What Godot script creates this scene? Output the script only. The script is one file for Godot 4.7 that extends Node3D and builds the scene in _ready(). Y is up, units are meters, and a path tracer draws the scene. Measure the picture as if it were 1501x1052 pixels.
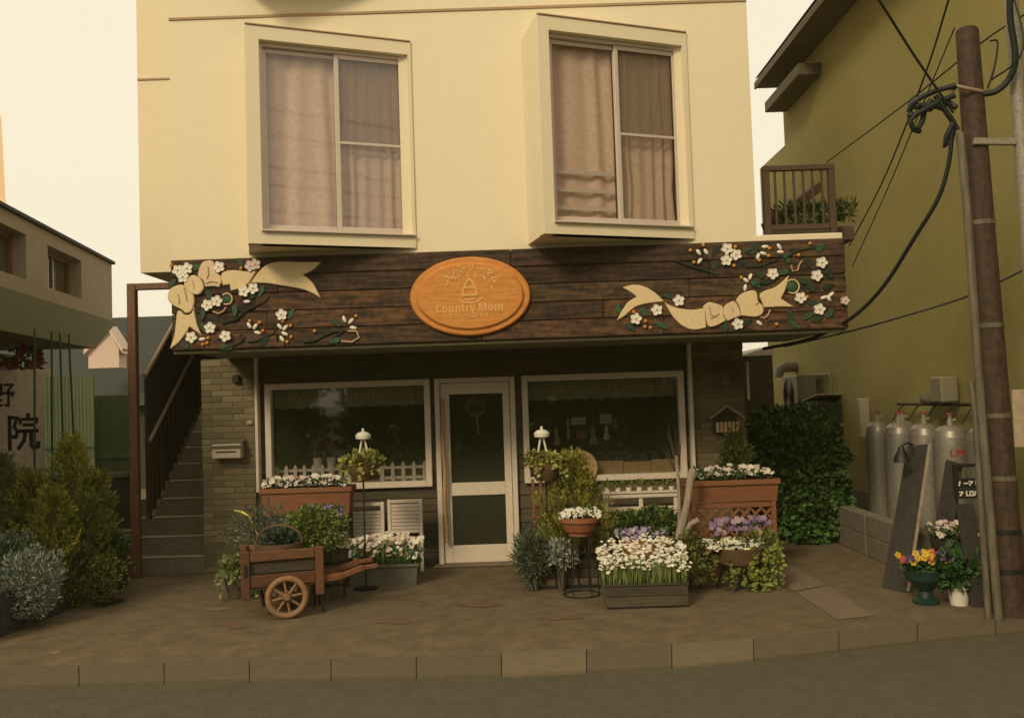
extends Node3D
# ---------------------------------------------------------------- camera maths
const F := 1360.0
const CX := 750.5
const CY := 526.0
const DW := 10.0      # shop front plane
const DF := 8.45      # upper wall plane
var O := Vector3(0, 1.75, 0)
var CB := Basis()
var rng := RandomNumberGenerator.new()
var taken := {}
var texs := {}
var M := {}

func ray(x: float, y: float) -> Vector3:
	return CB * Vector3((x - CX) / F, -(y - CY) / F, -1)
func P(x: float, y: float, d: float) -> Vector3:   # pixel on the plane z = -d
	var r := ray(x, y)
	return O + r * (d / -r.z)
func G(x: float, y: float, h := 0.0) -> Vector3:   # pixel on the ground at height h
	var r := ray(x, y)
	return O + r * ((h - O.y) / r.y)
func PX(x: float, y: float, X: float) -> Vector3:  # pixel on the plane x = X
	var r := ray(x, y)
	return O + r * (X / r.x)
func rf(a: float, b: float) -> float:
	return rng.randf_range(a, b)
func rv() -> Vector3:
	return Vector3(rf(-1, 1), rf(-1, 1), rf(-1, 1))
func L(r: float, g: float, b: float) -> Color:
	return Color(r, g, b)

# ---------------------------------------------------------------- mesh builder (input corners counter-clockwise seen from outside)
class MB:
	var v := PackedVector3Array()
	var n := PackedVector3Array()
	var c := PackedColorArray()
	var col := Color(1, 1, 1)
	var T := Transform3D()
	func trn(a: Vector3, b: Vector3, d: Vector3, na: Vector3, nb: Vector3, nd: Vector3) -> void:
		v.append(T * a); v.append(T * d); v.append(T * b)
		n.append((T.basis * na).normalized()); n.append((T.basis * nd).normalized()); n.append((T.basis * nb).normalized())
		c.append(col); c.append(col); c.append(col)
	func tri(a: Vector3, b: Vector3, d: Vector3) -> void:
		var N := (b - a).cross(d - a)
		if N.length_squared() < 1e-16: return
		N = N.normalized()
		trn(a, b, d, N, N, N)
	func quad(a: Vector3, b: Vector3, d: Vector3, e: Vector3) -> void:
		tri(a, b, d); tri(a, d, e)
	func fan(p: Array) -> void:
		for i in range(1, p.size() - 1): tri(p[0], p[i], p[i + 1])
	func box(ce: Vector3, s: Vector3, ch := 0.0, bas := Basis()) -> void:
		var h := s * 0.5
		ch = min(ch, 0.45 * min(s.x, min(s.y, s.z)))
		for ax in 3:
			for sg in [-1.0, 1.0]:
				var u := (ax + 1) % 3
				var w := (ax + 2) % 3
				var q := []
				for k in [[-1, -1], [1, -1], [1, 1], [-1, 1]]:
					var p := Vector3()
					p[ax] = sg * h[ax]; p[u] = k[0] * (h[u] - ch); p[w] = k[1] * (h[w] - ch)
					q.append(ce + bas * p)
				if sg > 0: quad(q[0], q[1], q[2], q[3])
				else: quad(q[3], q[2], q[1], q[0])
		if ch <= 0.0: return
		for ax in 3:
			var u := (ax + 1) % 3
			var w := (ax + 2) % 3
			for su in [-1.0, 1.0]:
				for sw in [-1.0, 1.0]:
					var q := []
					for k in [[-1, 0], [1, 0], [1, 1], [-1, 1]]:
						var p := Vector3()
						p[ax] = k[0] * (h[ax] - ch)
						p[u] = su * (h[u] - (ch if k[1] == 1 else 0.0))
						p[w] = sw * (h[w] - (ch if k[1] == 0 else 0.0))
						q.append(ce + bas * p)
					if su * sw > 0: quad(q[0], q[1], q[2], q[3])
					else: quad(q[3], q[2], q[1], q[0])
		for sx in [-1.0, 1.0]:
			for sy in [-1.0, 1.0]:
				for sz in [-1.0, 1.0]:
					var a := ce + bas * Vector3(sx * h.x, sy * (h.y - ch), sz * (h.z - ch))
					var b := ce + bas * Vector3(sx * (h.x - ch), sy * h.y, sz * (h.z - ch))
					var d := ce + bas * Vector3(sx * (h.x - ch), sy * (h.y - ch), sz * h.z)
					if sx * sy * sz > 0: tri(a, b, d)
					else: tri(a, d, b)
	func span(a: Vector3, b: Vector3, ch := 0.0) -> void:   # box between two corners
		box((a + b) * 0.5, (b - a).abs(), ch)
	func bar(a: Vector3, b: Vector3, w: float, h: float, ch := 0.003, upv := Vector3.UP) -> void:
		var z := (b - a)
		var l := z.length()
		z = z / l
		var x := upv.cross(z)
		if x.length() < 0.01: x = Vector3.RIGHT.cross(z)
		x = x.normalized()
		box((a + b) * 0.5, Vector3(w, h, l), ch, Basis(x, z.cross(x), z))
	func tube(p: Array, r, k := 8, cap := true) -> void:
		var rings := []
		var nrm := []
		var x := Vector3.ZERO
		for i in p.size():
			var t: Vector3 = (p[min(i + 1, p.size() - 1)] - p[max(i - 1, 0)]).normalized()
			if x == Vector3.ZERO:
				x = t.cross(Vector3.UP if abs(t.y) < 0.9 else Vector3.RIGHT).normalized()
			x = (x - t * x.dot(t)).normalized()
			var y := t.cross(x)
			var rr: float = r[i] if r is Array else r
			var A := []
			var N := []
			for j in k:
				var an := TAU * j / k
				var d := x * cos(an) + y * sin(an)
				A.append(p[i] + d * rr); N.append(d)
			rings.append(A); nrm.append(N)
		for i in p.size() - 1:
			for j in k:
				var q := (j + 1) % k
				trn(rings[i][j], rings[i][q], rings[i + 1][q], nrm[i][j], nrm[i][q], nrm[i + 1][q])
				trn(rings[i][j], rings[i + 1][q], rings[i + 1][j], nrm[i][j], nrm[i + 1][q], nrm[i + 1][j])
		if cap:
			for j in range(1, k - 1):
				tri(rings[0][0], rings[0][j + 1], rings[0][j])
				var e := p.size() - 1
				tri(rings[e][0], rings[e][j], rings[e][j + 1])
	func lathe(o: Vector3, pr: Array, k := 20) -> void:   # profile of Vector2(r, y), bottom to top on the outside
		for i in pr.size() - 1:
			var a: Vector2 = pr[i]
			var b: Vector2 = pr[i + 1]
			var d := (b - a)
			if d.length() < 1e-6: continue
			var nn := Vector2(d.y, -d.x).normalized()
			for j in k:
				var c0 := Vector3(cos(TAU * j / k), 0, -sin(TAU * j / k))
				var c1 := Vector3(cos(TAU * (j + 1) / k), 0, -sin(TAU * (j + 1) / k))
				var n0 := c0 * nn.x + Vector3.UP * nn.y
				var n1 := c1 * nn.x + Vector3.UP * nn.y
				var A := o + c0 * a.x + Vector3.UP * a.y
				var B := o + c1 * a.x + Vector3.UP * a.y
				var D := o + c1 * b.x + Vector3.UP * b.y
				var E := o + c0 * b.x + Vector3.UP * b.y
				if a.x > 1e-5: trn(A, B, D, n0, n1, n1)
				if b.x > 1e-5: trn(A, D, E, n0, n1, n0)
	func ball(o: Vector3, r: Vector3, k := 10) -> void:
		var m := int(k / 2.0)
		for i in m:
			for j in k:
				var q := []
				for e in [[i, j], [i, j + 1], [i + 1, j + 1], [i + 1, j]]:
					var th: float = PI * e[0] / m - PI / 2
					var ph: float = TAU * e[1] / k
					q.append(Vector3(cos(th) * cos(ph), sin(th), -cos(th) * sin(ph)))
				if i > 0: trn(o + q[0] * r, o + q[1] * r, o + q[2] * r, q[0] / r, q[1] / r, q[2] / r)
				if i < m - 1: trn(o + q[0] * r, o + q[2] * r, o + q[3] * r, q[0] / r, q[2] / r, q[3] / r)
	func prism(poly: PackedVector2Array, z0: float, z1: float, bev := 0.0) -> void:   # front face at z1
		if Geometry2D.is_polygon_clockwise(poly): poly.reverse()
		var top := poly
		if bev > 0.0:
			var ce := []
			var nn := poly.size()
			for i in nn:
				var a := (poly[i] - poly[(i + nn - 1) % nn]).normalized()
				var b := (poly[(i + 1) % nn] - poly[i]).normalized()
				var m := Vector2(-a.y - b.y, a.x + b.x).normalized()
				ce.append(poly[i] + m * bev)
			top = PackedVector2Array(ce)
		var ids := Geometry2D.triangulate_polygon(poly)
		for i in range(0, ids.size(), 3):
			var a := top[ids[i]]
			var b := top[ids[i + 1]]
			var d := top[ids[i + 2]]
			if (b - a).cross(d - a) < 0:
				var s := b
				b = d
				d = s
			tri(Vector3(a.x, a.y, z1), Vector3(b.x, b.y, z1), Vector3(d.x, d.y, z1))
			tri(Vector3(a.x, a.y, z0), Vector3(d.x, d.y, z0), Vector3(b.x, b.y, z0))
		for i in poly.size():
			var j := (i + 1) % poly.size()
			var zm := z1 - bev
			quad(Vector3(poly[i].x, poly[i].y, z0), Vector3(poly[j].x, poly[j].y, z0), Vector3(poly[j].x, poly[j].y, zm), Vector3(poly[i].x, poly[i].y, zm))
			if bev > 0.0:
				quad(Vector3(poly[i].x, poly[i].y, zm), Vector3(poly[j].x, poly[j].y, zm), Vector3(top[j].x, top[j].y, z1), Vector3(top[i].x, top[i].y, z1))
	func leaf(p: Vector3, d: Vector3, nrm: Vector3, l: float, w: float) -> void:
		var s := d.cross(nrm).normalized() * w * 0.5
		var m := p + d * l * 0.45 + nrm * l * 0.08
		tri(p, m + s, m - s)
		tri(m - s, m + s, p + d * l)
	func mesh(origin := Vector3.ZERO) -> ArrayMesh:
		var a := []
		a.resize(Mesh.ARRAY_MAX)
		if origin != Vector3.ZERO:
			for i in v.size(): v[i] -= origin
		a[Mesh.ARRAY_VERTEX] = v
		a[Mesh.ARRAY_NORMAL] = n
		a[Mesh.ARRAY_COLOR] = c
		var m := ArrayMesh.new()
		m.add_surface_from_arrays(Mesh.PRIMITIVE_TRIANGLES, a)
		return m

# ---------------------------------------------------------------- naming and adding
func numbered(nm: String) -> String:
	if not taken.has(nm):
		taken[nm] = 0
		return nm
	taken[nm] += 1
	return "%s_%03d" % [nm, taken[nm]]
func tag(o: Node, label: String, cat: String, group := "") -> Node:
	o.set_meta("label", label); o.set_meta("category", cat)
	if group: o.set_meta("group", group)
	return o
func thing(nm: String, label: String, cat: String, at: Vector3, group := "") -> Node3D:
	var o := Node3D.new()
	o.name = numbered(nm)
	add_child(o)
	o.position = at
	tag(o, label, cat, group)
	return o
func org(p: Node) -> Vector3:
	var s := Vector3.ZERO
	while p != self:
		s += (p as Node3D).position
		p = p.get_parent()
	return s
func part(nm: String, mb: MB, m: Material, parent: Node) -> MeshInstance3D:   # mesh given in world coordinates
	var o := MeshInstance3D.new()
	o.mesh = mb.mesh(org(parent))
	o.material_override = m
	o.name = nm if parent != self else numbered(nm)
	parent.add_child(o, true)
	return o
func inst(nm: String, me: Mesh, m: Material, parent: Node, at: Vector3, bas := Basis()) -> MeshInstance3D:
	var o := MeshInstance3D.new()
	o.mesh = me
	o.material_override = m
	o.name = nm
	parent.add_child(o, true)
	o.transform = Transform3D(bas, at - org(parent))
	return o
func boxpart(nm: String, a: Vector3, b: Vector3, m: Material, parent: Node, ch := 0.004) -> MeshInstance3D:
	var q := MB.new()
	q.span(a, b, ch)
	return part(nm, q, m, parent)
func struct(nm: String, mb: MB, m: Material) -> MeshInstance3D:
	var o := part(nm, mb, m, self)
	o.set_meta("kind", "structure")
	return o
func stuff(o: Node) -> Node:
	o.set_meta("kind", "stuff")
	return o

# ---------------------------------------------------------------- materials
func img(freq: float, sd: int, sx := 1, sy := 1, oct := 4, size := 512, gain := .5) -> Image:
	var fn := FastNoiseLite.new()
	fn.seed = sd
	fn.noise_type = FastNoiseLite.TYPE_SIMPLEX_SMOOTH
	fn.frequency = freq
	fn.fractal_octaves = oct
	fn.fractal_gain = gain
	var im := fn.get_seamless_image(int(size / float(sx)), int(size / float(sy)), false, false, 0.15, true)
	if sx != 1 or sy != 1: im.resize(size, size, Image.INTERPOLATE_CUBIC)
	im.convert(Image.FORMAT_L8)
	return im
func ramp(im: Image, a: Color, b: Color, lo := 0.2, hi := 0.8, im2: Image = null, mixk := 0.5) -> ImageTexture:
	var d := im.get_data()
	var d2 := im2.get_data() if im2 else d
	var lut := []
	for i in 256:
		var t: float = clamp((i / 255.0 - lo) / (hi - lo), 0, 1)
		lut.append(a.lerp(b, t).linear_to_srgb())
	var o := PackedByteArray()
	o.resize(d.size() * 3)
	for i in d.size():
		var q: int = d[i] if not im2 else int(d[i] * (1.0 - mixk) + d2[i] * mixk)
		var cc: Color = lut[q]
		o[i * 3] = cc.r8; o[i * 3 + 1] = cc.g8; o[i * 3 + 2] = cc.b8
	return ImageTexture.create_from_image(Image.create_from_data(im.get_width(), im.get_height(), false, Image.FORMAT_RGB8, o))
func bump(im: Image, k: float) -> ImageTexture:
	var q: Image = im.duplicate()
	q.convert(Image.FORMAT_RGBA8)
	q.bump_map_to_normal_map(k)
	return ImageTexture.create_from_image(q)
func flat(c: Color, rough := 0.7, metal := 0.0) -> StandardMaterial3D:
	var m := StandardMaterial3D.new()
	m.albedo_color = c.linear_to_srgb()
	m.roughness = rough
	m.metallic = metal
	return m
func tri_mat(tex: Texture2D, scale: float, rough := 0.8, nt: Texture2D = null, ns := 1.0, tint := Color(1, 1, 1)) -> StandardMaterial3D:
	var m := StandardMaterial3D.new()
	m.albedo_texture = tex
	m.albedo_color = tint.linear_to_srgb()
	m.uv1_triplanar = true
	m.uv1_world_triplanar = true
	m.uv1_scale = Vector3.ONE * scale
	m.roughness = rough
	if nt:
		m.normal_enabled = true
		m.normal_texture = nt
		m.normal_scale = ns
	return m
func tints(base: StandardMaterial3D, k: int, amp: float, warm := 0.0) -> Array:
	var a := []
	for i in k:
		var m: StandardMaterial3D = base.duplicate()
		var f := 1.0 - amp * i / float(max(k - 1, 1))
		var w := warm * rf(-1, 1)
		m.albedo_color = Color(base.albedo_color.r * f, base.albedo_color.g * f * (1.0 - w), base.albedo_color.b * f * (1.0 - w))
		a.append(m)
	return a
func pick(a: Array):
	return a[rng.randi() % a.size()]
func leafy(back := 0.25) -> StandardMaterial3D:
	var m := StandardMaterial3D.new()
	m.vertex_color_use_as_albedo = true
	m.roughness = 0.65
	m.backlight_enabled = back > 0
	m.backlight = Color(back, back, back)
	m.cull_mode = BaseMaterial3D.CULL_DISABLED
	return m
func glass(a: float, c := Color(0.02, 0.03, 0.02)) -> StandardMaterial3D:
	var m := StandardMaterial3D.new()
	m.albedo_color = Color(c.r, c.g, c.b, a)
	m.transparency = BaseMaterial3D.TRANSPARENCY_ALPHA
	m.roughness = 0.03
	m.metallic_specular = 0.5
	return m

func make_materials() -> void:
	var fine := img(0.05, 3)
	var coarse := img(0.012, 7, 1, 1, 6, 512, .7)
	var mid := img(0.025, 11)
	var grain := img(0.05, 5, 10, 1)
	var grainv := img(0.05, 6, 1, 10)
	var speck := img(0.2, 9, 1, 1, 2)
	var nf := bump(fine, 2.0)
	var ns := bump(speck, 3.0)
	var ng := bump(grain, 3.0)
	M.plaster = tri_mat(ramp(coarse, L(.76, .66, .47), L(.83, .73, .53), .05, .95, speck, .6), .8, .92, ns, .2)
	M.white_trim = tri_mat(ramp(mid, L(.68, .58, .48), L(.78, .68, .57), .2, .8, fine, .5), 1.2, .6)
	var wood := tri_mat(ramp(grain, L(.018, .011, .006), L(.185, .09, .037), .26, .9, mid, .38), .8, .8, ng, .6)
	M.planks = tints(wood, 6, .3, .05)
	M.carved = flat(L(.06, .03, .016), .8)
	M.soffit = tri_mat(ramp(mid, L(.20, .18, .105), L(.26, .235, .14), .1, .9), .7, .85)
	M.header = tri_mat(ramp(grain, L(.05, .04, .022), L(.085, .067, .038)), .8, .8)
	var bt := tri_mat(ramp(mid, L(.19, .157, .085), L(.245, .205, .116), .15, .85, speck, .3), 2.2, .85, ns, .3)
	M.bricks = tints(bt, 5, .2, .04)
	M.mortar = flat(L(.15, .125, .07), .95)
	var sd := tri_mat(ramp(grain, L(.075, .062, .036), L(.13, .11, .065), .1, .9), .8, .8, ng, .4)
	M.siding = tints(sd, 4, .25, .04)
	M.ribbon = tri_mat(ramp(mid, L(.66, .50, .27), L(.74, .58, .34), .1, .9), 2.0, .6)
	M.ribbon_pink = tri_mat(ramp(mid, L(.64, .46, .27), L(.72, .56, .35), .2, .8), 3.0, .6)
	M.petal = flat(L(.78, .74, .64), .55)
	M.petal_pink = flat(L(.66, .52, .48), .6)
	M.pink_line = flat(L(.46, .28, .16), .7)
	M.eye = flat(L(.45, .30, .2), .6)
	M.berry = flat(L(.62, .26, .025), .4)
	M.signleaf = tints(flat(L(.025, .075, .03), .6), 3, .5)
	M.vine = flat(L(.014, .03, .014), .95)
	M.oval = tri_mat(ramp(grain, L(.50, .18, .028), L(.66, .275, .048), .15, .85, mid, .4), 1.1, .5, ng, .25)
	M.oval_text = flat(L(.70, .41, .13), .6)
	M.alu = flat(L(.60, .50, .43), .45, .1)
	M.curtain = tints(tri_mat(ramp(mid, L(.62, .44, .35), L(.74, .55, .44), .1, .9), 1.2, .9), 3, .2)
	M.screen = flat(L(.30, .215, .165), .9)
	M.cgl = glass(.07, Color(.5, .42, .36))
	M.gl = glass(.15, Color(.33, .36, .24))  # grey green film in the tint imitates hazy reflections on the panes
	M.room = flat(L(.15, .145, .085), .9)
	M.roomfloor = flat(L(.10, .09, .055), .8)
	M.valance = tri_mat(ramp(mid, L(.27, .25, .14), L(.36, .33, .19), .2, .8), 2.5, .95)
	M.valdot = flat(L(.42, .36, .17), .95)
	M.terra = tri_mat(ramp(fine, L(.24, .085, .035), L(.33, .125, .055), .1, .9), 2.5, .75)
	M.trough = tri_mat(ramp(grain, L(.19, .072, .031), L(.265, .107, .049), .1, .9), 1.5, .7)
	var cw := tri_mat(ramp(grain, L(.17, .070, .029), L(.30, .132, .056), .2, .85, mid, .35), 1.6, .65, ng, .5)
	M.cartwood = tints(cw, 4, .3, .06)
	M.wheelwood = tri_mat(ramp(grainv, L(.20, .108, .052), L(.33, .185, .09), .1, .9), 2.0, .75)
	M.greybox = tri_mat(ramp(mid, L(.09, .085, .06), L(.15, .14, .10), .1, .9, speck, .3), 1.5, .85)
	var gb := tri_mat(ramp(grain, L(.10, .075, .045), L(.20, .155, .10), .1, .9, mid, .3), 1.4, .85, ng, .5)
	M.oldwood = tints(gb, 4, .35, .05)
	M.black = flat(L(.012, .012, .011), .55)
	M.darkmetal = flat(L(.03, .025, .02), .5, .4)
	M.driftwood = tri_mat(ramp(grainv, L(.22, .17, .12), L(.42, .34, .26)), 2.0, .85)
	M.wicker = tri_mat(ramp(speck, L(.08, .045, .02), L(.18, .11, .055)), 3.0, .85)
	M.soil = tri_mat(ramp(speck, L(.02, .014, .009), L(.06, .042, .028)), 3.0, .95)
	M.leaf = leafy()
	M.flower = leafy(.15)
	M.bark = tri_mat(ramp(grainv, L(.05, .035, .02), L(.12, .085, .055)), 2.0, .9)
	var c2 := img(.010, 21, 1, 1, 7, 1024, .74)
	var s2 := img(.22, 22, 1, 1, 3, 1024, .7)
	var pv := ramp(c2, L(.10, .072, .040), L(.192, .142, .082), .22, .78, s2, .35)
	M.pave = tri_mat(pv, .31, .92, ns, .25)
	M.slab = tri_mat(ramp(coarse, L(.15, .11, .07), L(.24, .18, .12), .1, .9, speck, .4), .6, .92, ns, .3)
	var kb := tri_mat(ramp(mid, L(.135, .104, .062), L(.20, .155, .096), .1, .9, s2, .5), .6, .92, ns, .25)
	M.kerbs = tints(kb, 5, .28, .01)
	M.redpatch = tri_mat(ramp(mid, L(.13, .085, .045), L(.18, .098, .052), .1, .9, speck, .4), 1.5, .92)
	M.road = tri_mat(ramp(c2, L(.052, .046, .027), L(.122, .110, .068), .15, .85, s2, .6), .45, .93, ns, .5)
	M.ground = flat(L(.08, .075, .055), .95)
	M.concrete = tri_mat(ramp(mid, L(.14, .12, .09), L(.24, .21, .16), .1, .9, speck, .35), .6, .92, ns, .6)
	M.step = tri_mat(ramp(mid, L(.14, .118, .075), L(.21, .18, .12), .1, .9, speck, .3), .8, .9, ns, .5)
	M.nosing = flat(L(.42, .36, .25), .85)
	M.frame_brown = tri_mat(ramp(mid, L(.13, .062, .03), L(.19, .09, .045)), 1.5, .6)
	M.rail_light = flat(L(.30, .22, .15), .5)
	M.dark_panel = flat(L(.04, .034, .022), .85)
	M.olive_wall = tri_mat(ramp(coarse, L(.29, .25, .085), L(.34, .295, .105), .1, .9, speck, .2), .6, .93, ns, .12)
	M.eave = flat(L(.13, .105, .065), .85)
	M.rail_dark = flat(L(.075, .045, .026), .7)
	M.grey_wall = tri_mat(ramp(coarse, L(.27, .235, .18), L(.34, .295, .225), .1, .9, speck, .3), .4, .93)
	M.grey_low = flat(L(.15, .15, .08), .9)
	M.peach = flat(L(.85, .60, .36), .9)
	M.green_light = tri_mat(ramp(coarse, L(.38, .47, .25), L(.44, .54, .3)), .5, .7)
	M.green_dark = tri_mat(ramp(coarse, L(.08, .12, .045), L(.12, .165, .065)), .5, .75)
	M.sign_white = tri_mat(ramp(mid, L(.55, .43, .32), L(.66, .53, .40)), .8, .7)
	M.roof_dark = tri_mat(ramp(grain, L(.022, .026, .022), L(.042, .046, .038)), .7, .8)
	M.siding_pink = flat(L(.68, .53, .44), .8)
	M.pole = tri_mat(ramp(grainv, L(.03, .02, .014), L(.12, .058, .034), .3, .9, mid, .5), 1.0, .75)
	M.conduit = tri_mat(ramp(grainv, L(.09, .075, .05), L(.17, .145, .10)), 1.0, .6)
	M.galv = tri_mat(ramp(mid, L(.22, .2, .16), L(.36, .32, .26)), 2.0, .5)
	M.cable = flat(L(.010, .014, .013), .6)
	M.tank = tri_mat(ramp(mid, L(.24, .22, .18), L(.33, .30, .25), .1, .9), 1.2, .42)
	M.tank.metallic = .35
	M.redpaint = flat(L(.45, .04, .03), .6)
	M.board_dark = tri_mat(ramp(mid, L(.030, .027, .022), L(.05, .045, .038)), 1.0, .8)
	M.greenpot = flat(L(.012, .04, .032), .45)
	M.metalbox = flat(L(.52, .44, .36), .45, .2)
	M.ac = flat(L(.24, .21, .14), .6)
	M.dirt_red = flat(L(.3, .06, .04), .7)
	M.tan = tri_mat(ramp(grain, L(.40, .25, .12), L(.52, .34, .18)), 1.5, .7)
	M.paper = flat(L(.42, .36, .25), .9)
	M.joint = flat(L(.40, .27, .15), .8)
	M.infill = flat(L(.16, .115, .065), .85)
	M.yellow = flat(L(.75, .60, .12), .6)

# ================================================================ scene
func _ready() -> void:
	rng.seed = 20
	var cam := Camera3D.new()
	cam.name = "camera"
	cam.position = O
	cam.rotation_degrees = Vector3(2.5, 0, -1.9)
	cam.fov = rad_to_deg(2.0 * atan(526.0 / F))
	cam.near = 0.05
	cam.far = 800
	cam.current = true
	add_child(cam)
	CB = cam.basis
	var env := Environment.new()
	env.background_mode = Environment.BG_SKY
	var sm := ProceduralSkyMaterial.new()
	sm.sky_top_color = L(.74, .665, .51).linear_to_srgb()
	sm.sky_horizon_color = L(.80, .72, .555).linear_to_srgb()
	sm.sky_curve = 0.3
	sm.ground_bottom_color = L(.2, .17, .12).linear_to_srgb()
	sm.ground_horizon_color = L(.5, .43, .3).linear_to_srgb()
	sm.sun_angle_max = 0
	var sky := Sky.new()
	sky.sky_material = sm
	env.sky = sky
	env.background_energy_multiplier = 1.0
	env.tonemap_mode = Environment.TONE_MAPPER_LINEAR
	env.tonemap_exposure = 1.27
	env.fog_enabled = true  # clear air here, thin fog added to lift the darks like lens flare
	env.fog_density = 0.0013
	env.fog_light_color = Color(.86, .80, .60)
	env.sdfgi_enabled = true
	env.ssao_enabled = true
	env.ssil_enabled = true
	var we := WorldEnvironment.new()
	we.name = "environment"
	we.environment = env
	add_child(we)
	var sun := DirectionalLight3D.new()
	sun.name = "sun"
	sun.light_color = Color(1.0, .92, .76)
	sun.light_energy = 0.5
	sun.light_angular_distance = 14
	sun.shadow_enabled = true
	sun.rotation_degrees = Vector3(-33, -28, 0)
	add_child(sun)
	make_materials()
	build_ground()
	build_shop()
	build_stairs()
	build_sign()
	build_left()
	build_right()
	build_pole()
	build_window_things()
	build_front_left()
	build_front_right()
	build_street_behind()

# ---------------------------------------------------------------- ground, kerb, road
func build_ground() -> void:
	var g := MB.new()
	g.span(Vector3(-150, -.6, -250), Vector3(150, -.10, 150))
	struct("ground", g, M.ground)
	var fr := [[-260, 1009], [-60, 1004], [115, 999], [240, 995], [365, 993], [485, 991], [610, 988], [735, 985], [860, 980], [985, 973], [1105, 962], [1230, 949], [1345, 936], [1460, 925], [1580, 912], [1720, 896]]
	var bk := [[-260, 985], [-60, 979], [115, 974], [240, 970], [365, 967], [485, 965], [610, 962], [735, 957], [860, 951], [985, 944], [1105, 936], [1230, 924], [1345, 912], [1460, 903], [1580, 892], [1720, 878]]
	var rd := MB.new()
	var fp := []
	var bp := []
	for i in fr.size():
		fp.append(G(fr[i][0], fr[i][1])); bp.append(G(bk[i][0], bk[i][1]))
	fp.push_front(fp[0] + Vector3(-40, 0, .9)); bp.push_front(bp[0] + Vector3(-40, 0, .9))
	fp.append(fp[-1] + Vector3(22, 0, -6)); bp.append(bp[-1] + Vector3(22, 0, -6))
	for i in fp.size() - 1:
		var a: Vector3 = bp[i]
		var b: Vector3 = bp[i + 1]
		var dn := Vector3(0, -.032, 0)
		rd.quad(Vector3(a.x, -.032, 3.2), Vector3(b.x, -.032, 3.2), b + dn, a + dn)
	struct("road", rd, M.road)
	var pv := MB.new()
	for i in fp.size() - 1:
		var a: Vector3 = bp[i]
		var b: Vector3 = bp[i + 1]
		pv.quad(a, b, Vector3(b.x, 0, -40), Vector3(a.x, 0, -40))
		pv.quad(a + Vector3.DOWN * .09, b + Vector3.DOWN * .09, b, a)
	var pave := struct("pavement", pv, M.pave)
	# kerb blocks: flat gutter slab and a low raised back edge
	var kn := Node3D.new()
	kn.name = "kerb"
	add_child(kn)
	kn.set_meta("kind", "structure")
	for i in range(1, fp.size() - 2):
		var a: Vector3 = fp[i]
		var b: Vector3 = fp[i + 1]
		var c: Vector3 = bp[i + 1]
		var d: Vector3 = bp[i]
		var gap := (b - a).normalized() * .003
		a += gap; d += gap; b -= gap; c -= gap
		var q := MB.new()
		var h0 := -.012
		var h1 := .002 + rf(-.004, .004)
		var tip := .05
		var a1 := a.lerp(d, .18)
		var b1 := b.lerp(c, .18)
		a.y = h0; b.y = h0
		a1.y = h0 + .003; b1.y = h0 + .003
		var a2 := a.lerp(d, .42); var b2 := b.lerp(c, .42)
		a2.y = h1 - .008; b2.y = h1 - .008
		c.y = h1; d.y = h1
		q.quad(a, b, b1, a1); q.quad(a1, b1, b2, a2); q.quad(a2, b2, c, d)
		var dn := Vector3(0, -.12, 0)
		q.quad(a + dn, b + dn, b, a); q.quad(c + dn, d + dn, d, c)
		q.quad(b + dn, c + dn, c, b); q.quad(d + dn, a + dn, a, d)
		q.quad(b, c, b2, b1); q.quad(d, a, a1, a2)
		part("kerb_block", q, M.kerbs[0] if i in [8, 10] else M.kerbs[2], kn)
	# repairs and slabs in the pavement
	var rags := [[345, 915, 34, 5, "redpatch"], [575, 911, 30, 4.5, "redpatch"], [590, 876, 24, 3.5, "redpatch"], [822, 905, 34, 4.5, "redpatch"], [318, 892, 22, 4, "slab"], [80, 956, 14, 3.5, "slab"], [700, 886, 40, 4, "redpatch"]]
	for r in rags:
		var poly := []
		for k in 14:
			var an := -TAU * k / 14.0
			var w := rf(.55, 1.1)
			poly.append(G(r[0] + cos(an) * r[2] * w, r[1] + sin(an) * r[3] * w, .004))
		var q := MB.new()
		q.fan(poly)
		part("worn_patch", q, M[r[4]], pave)
	var ds := [[[1168, 868], [1228, 908], [1282, 902], [1215, 858]], [[1120, 836], [1165, 866], [1212, 857], [1160, 828]]]
	for s in ds:
		var q := MB.new()
		var e := []
		for k in s: e.append(G(k[0], k[1], .005))
		q.fan(e)
		part("paving_slab", q, M.slab, pave)
	var dr := MB.new()
	var e2 := []
	for k in [[128, 884], [150, 889], [186, 880], [166, 874]]: e2.append(G(k[0], k[1], .005))
	dr.fan(e2)
	part("drain_cover", dr, M.darkmetal, pave)

# ---------------------------------------------------------------- the shop building
func brick_face(parent: Node, x0: float, x1: float, y0: float, y1: float, z: float, exclude := []) -> void:
	var bw := .222
	var bh := .058
	var j := .007
	var rows := int((y1 - y0) / (bh + j))
	var cache := {}
	for r in rows:
		var y := y0 + r * (bh + j) + j * .5
		var x := x0 - (0.0 if r % 2 == 0 else (bw + j) * .5)
		while x < x1 - .01:
			var a: float = max(x, x0)
			var b: float = min(x + bw, x1)
			x += bw + j
			if b - a < .025: continue
			var key := int(round((b - a) * 500))
			if not cache.has(key):
				var q := MB.new()
				q.box(Vector3.ZERO, Vector3(b - a, bh, .03), .004)
				cache[key] = q.mesh()
			inst("brick", cache[key], pick(M.bricks), parent, Vector3((a + b) * .5, y + bh * .5, z - .012 + rf(-.0015, .0015)))

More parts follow.
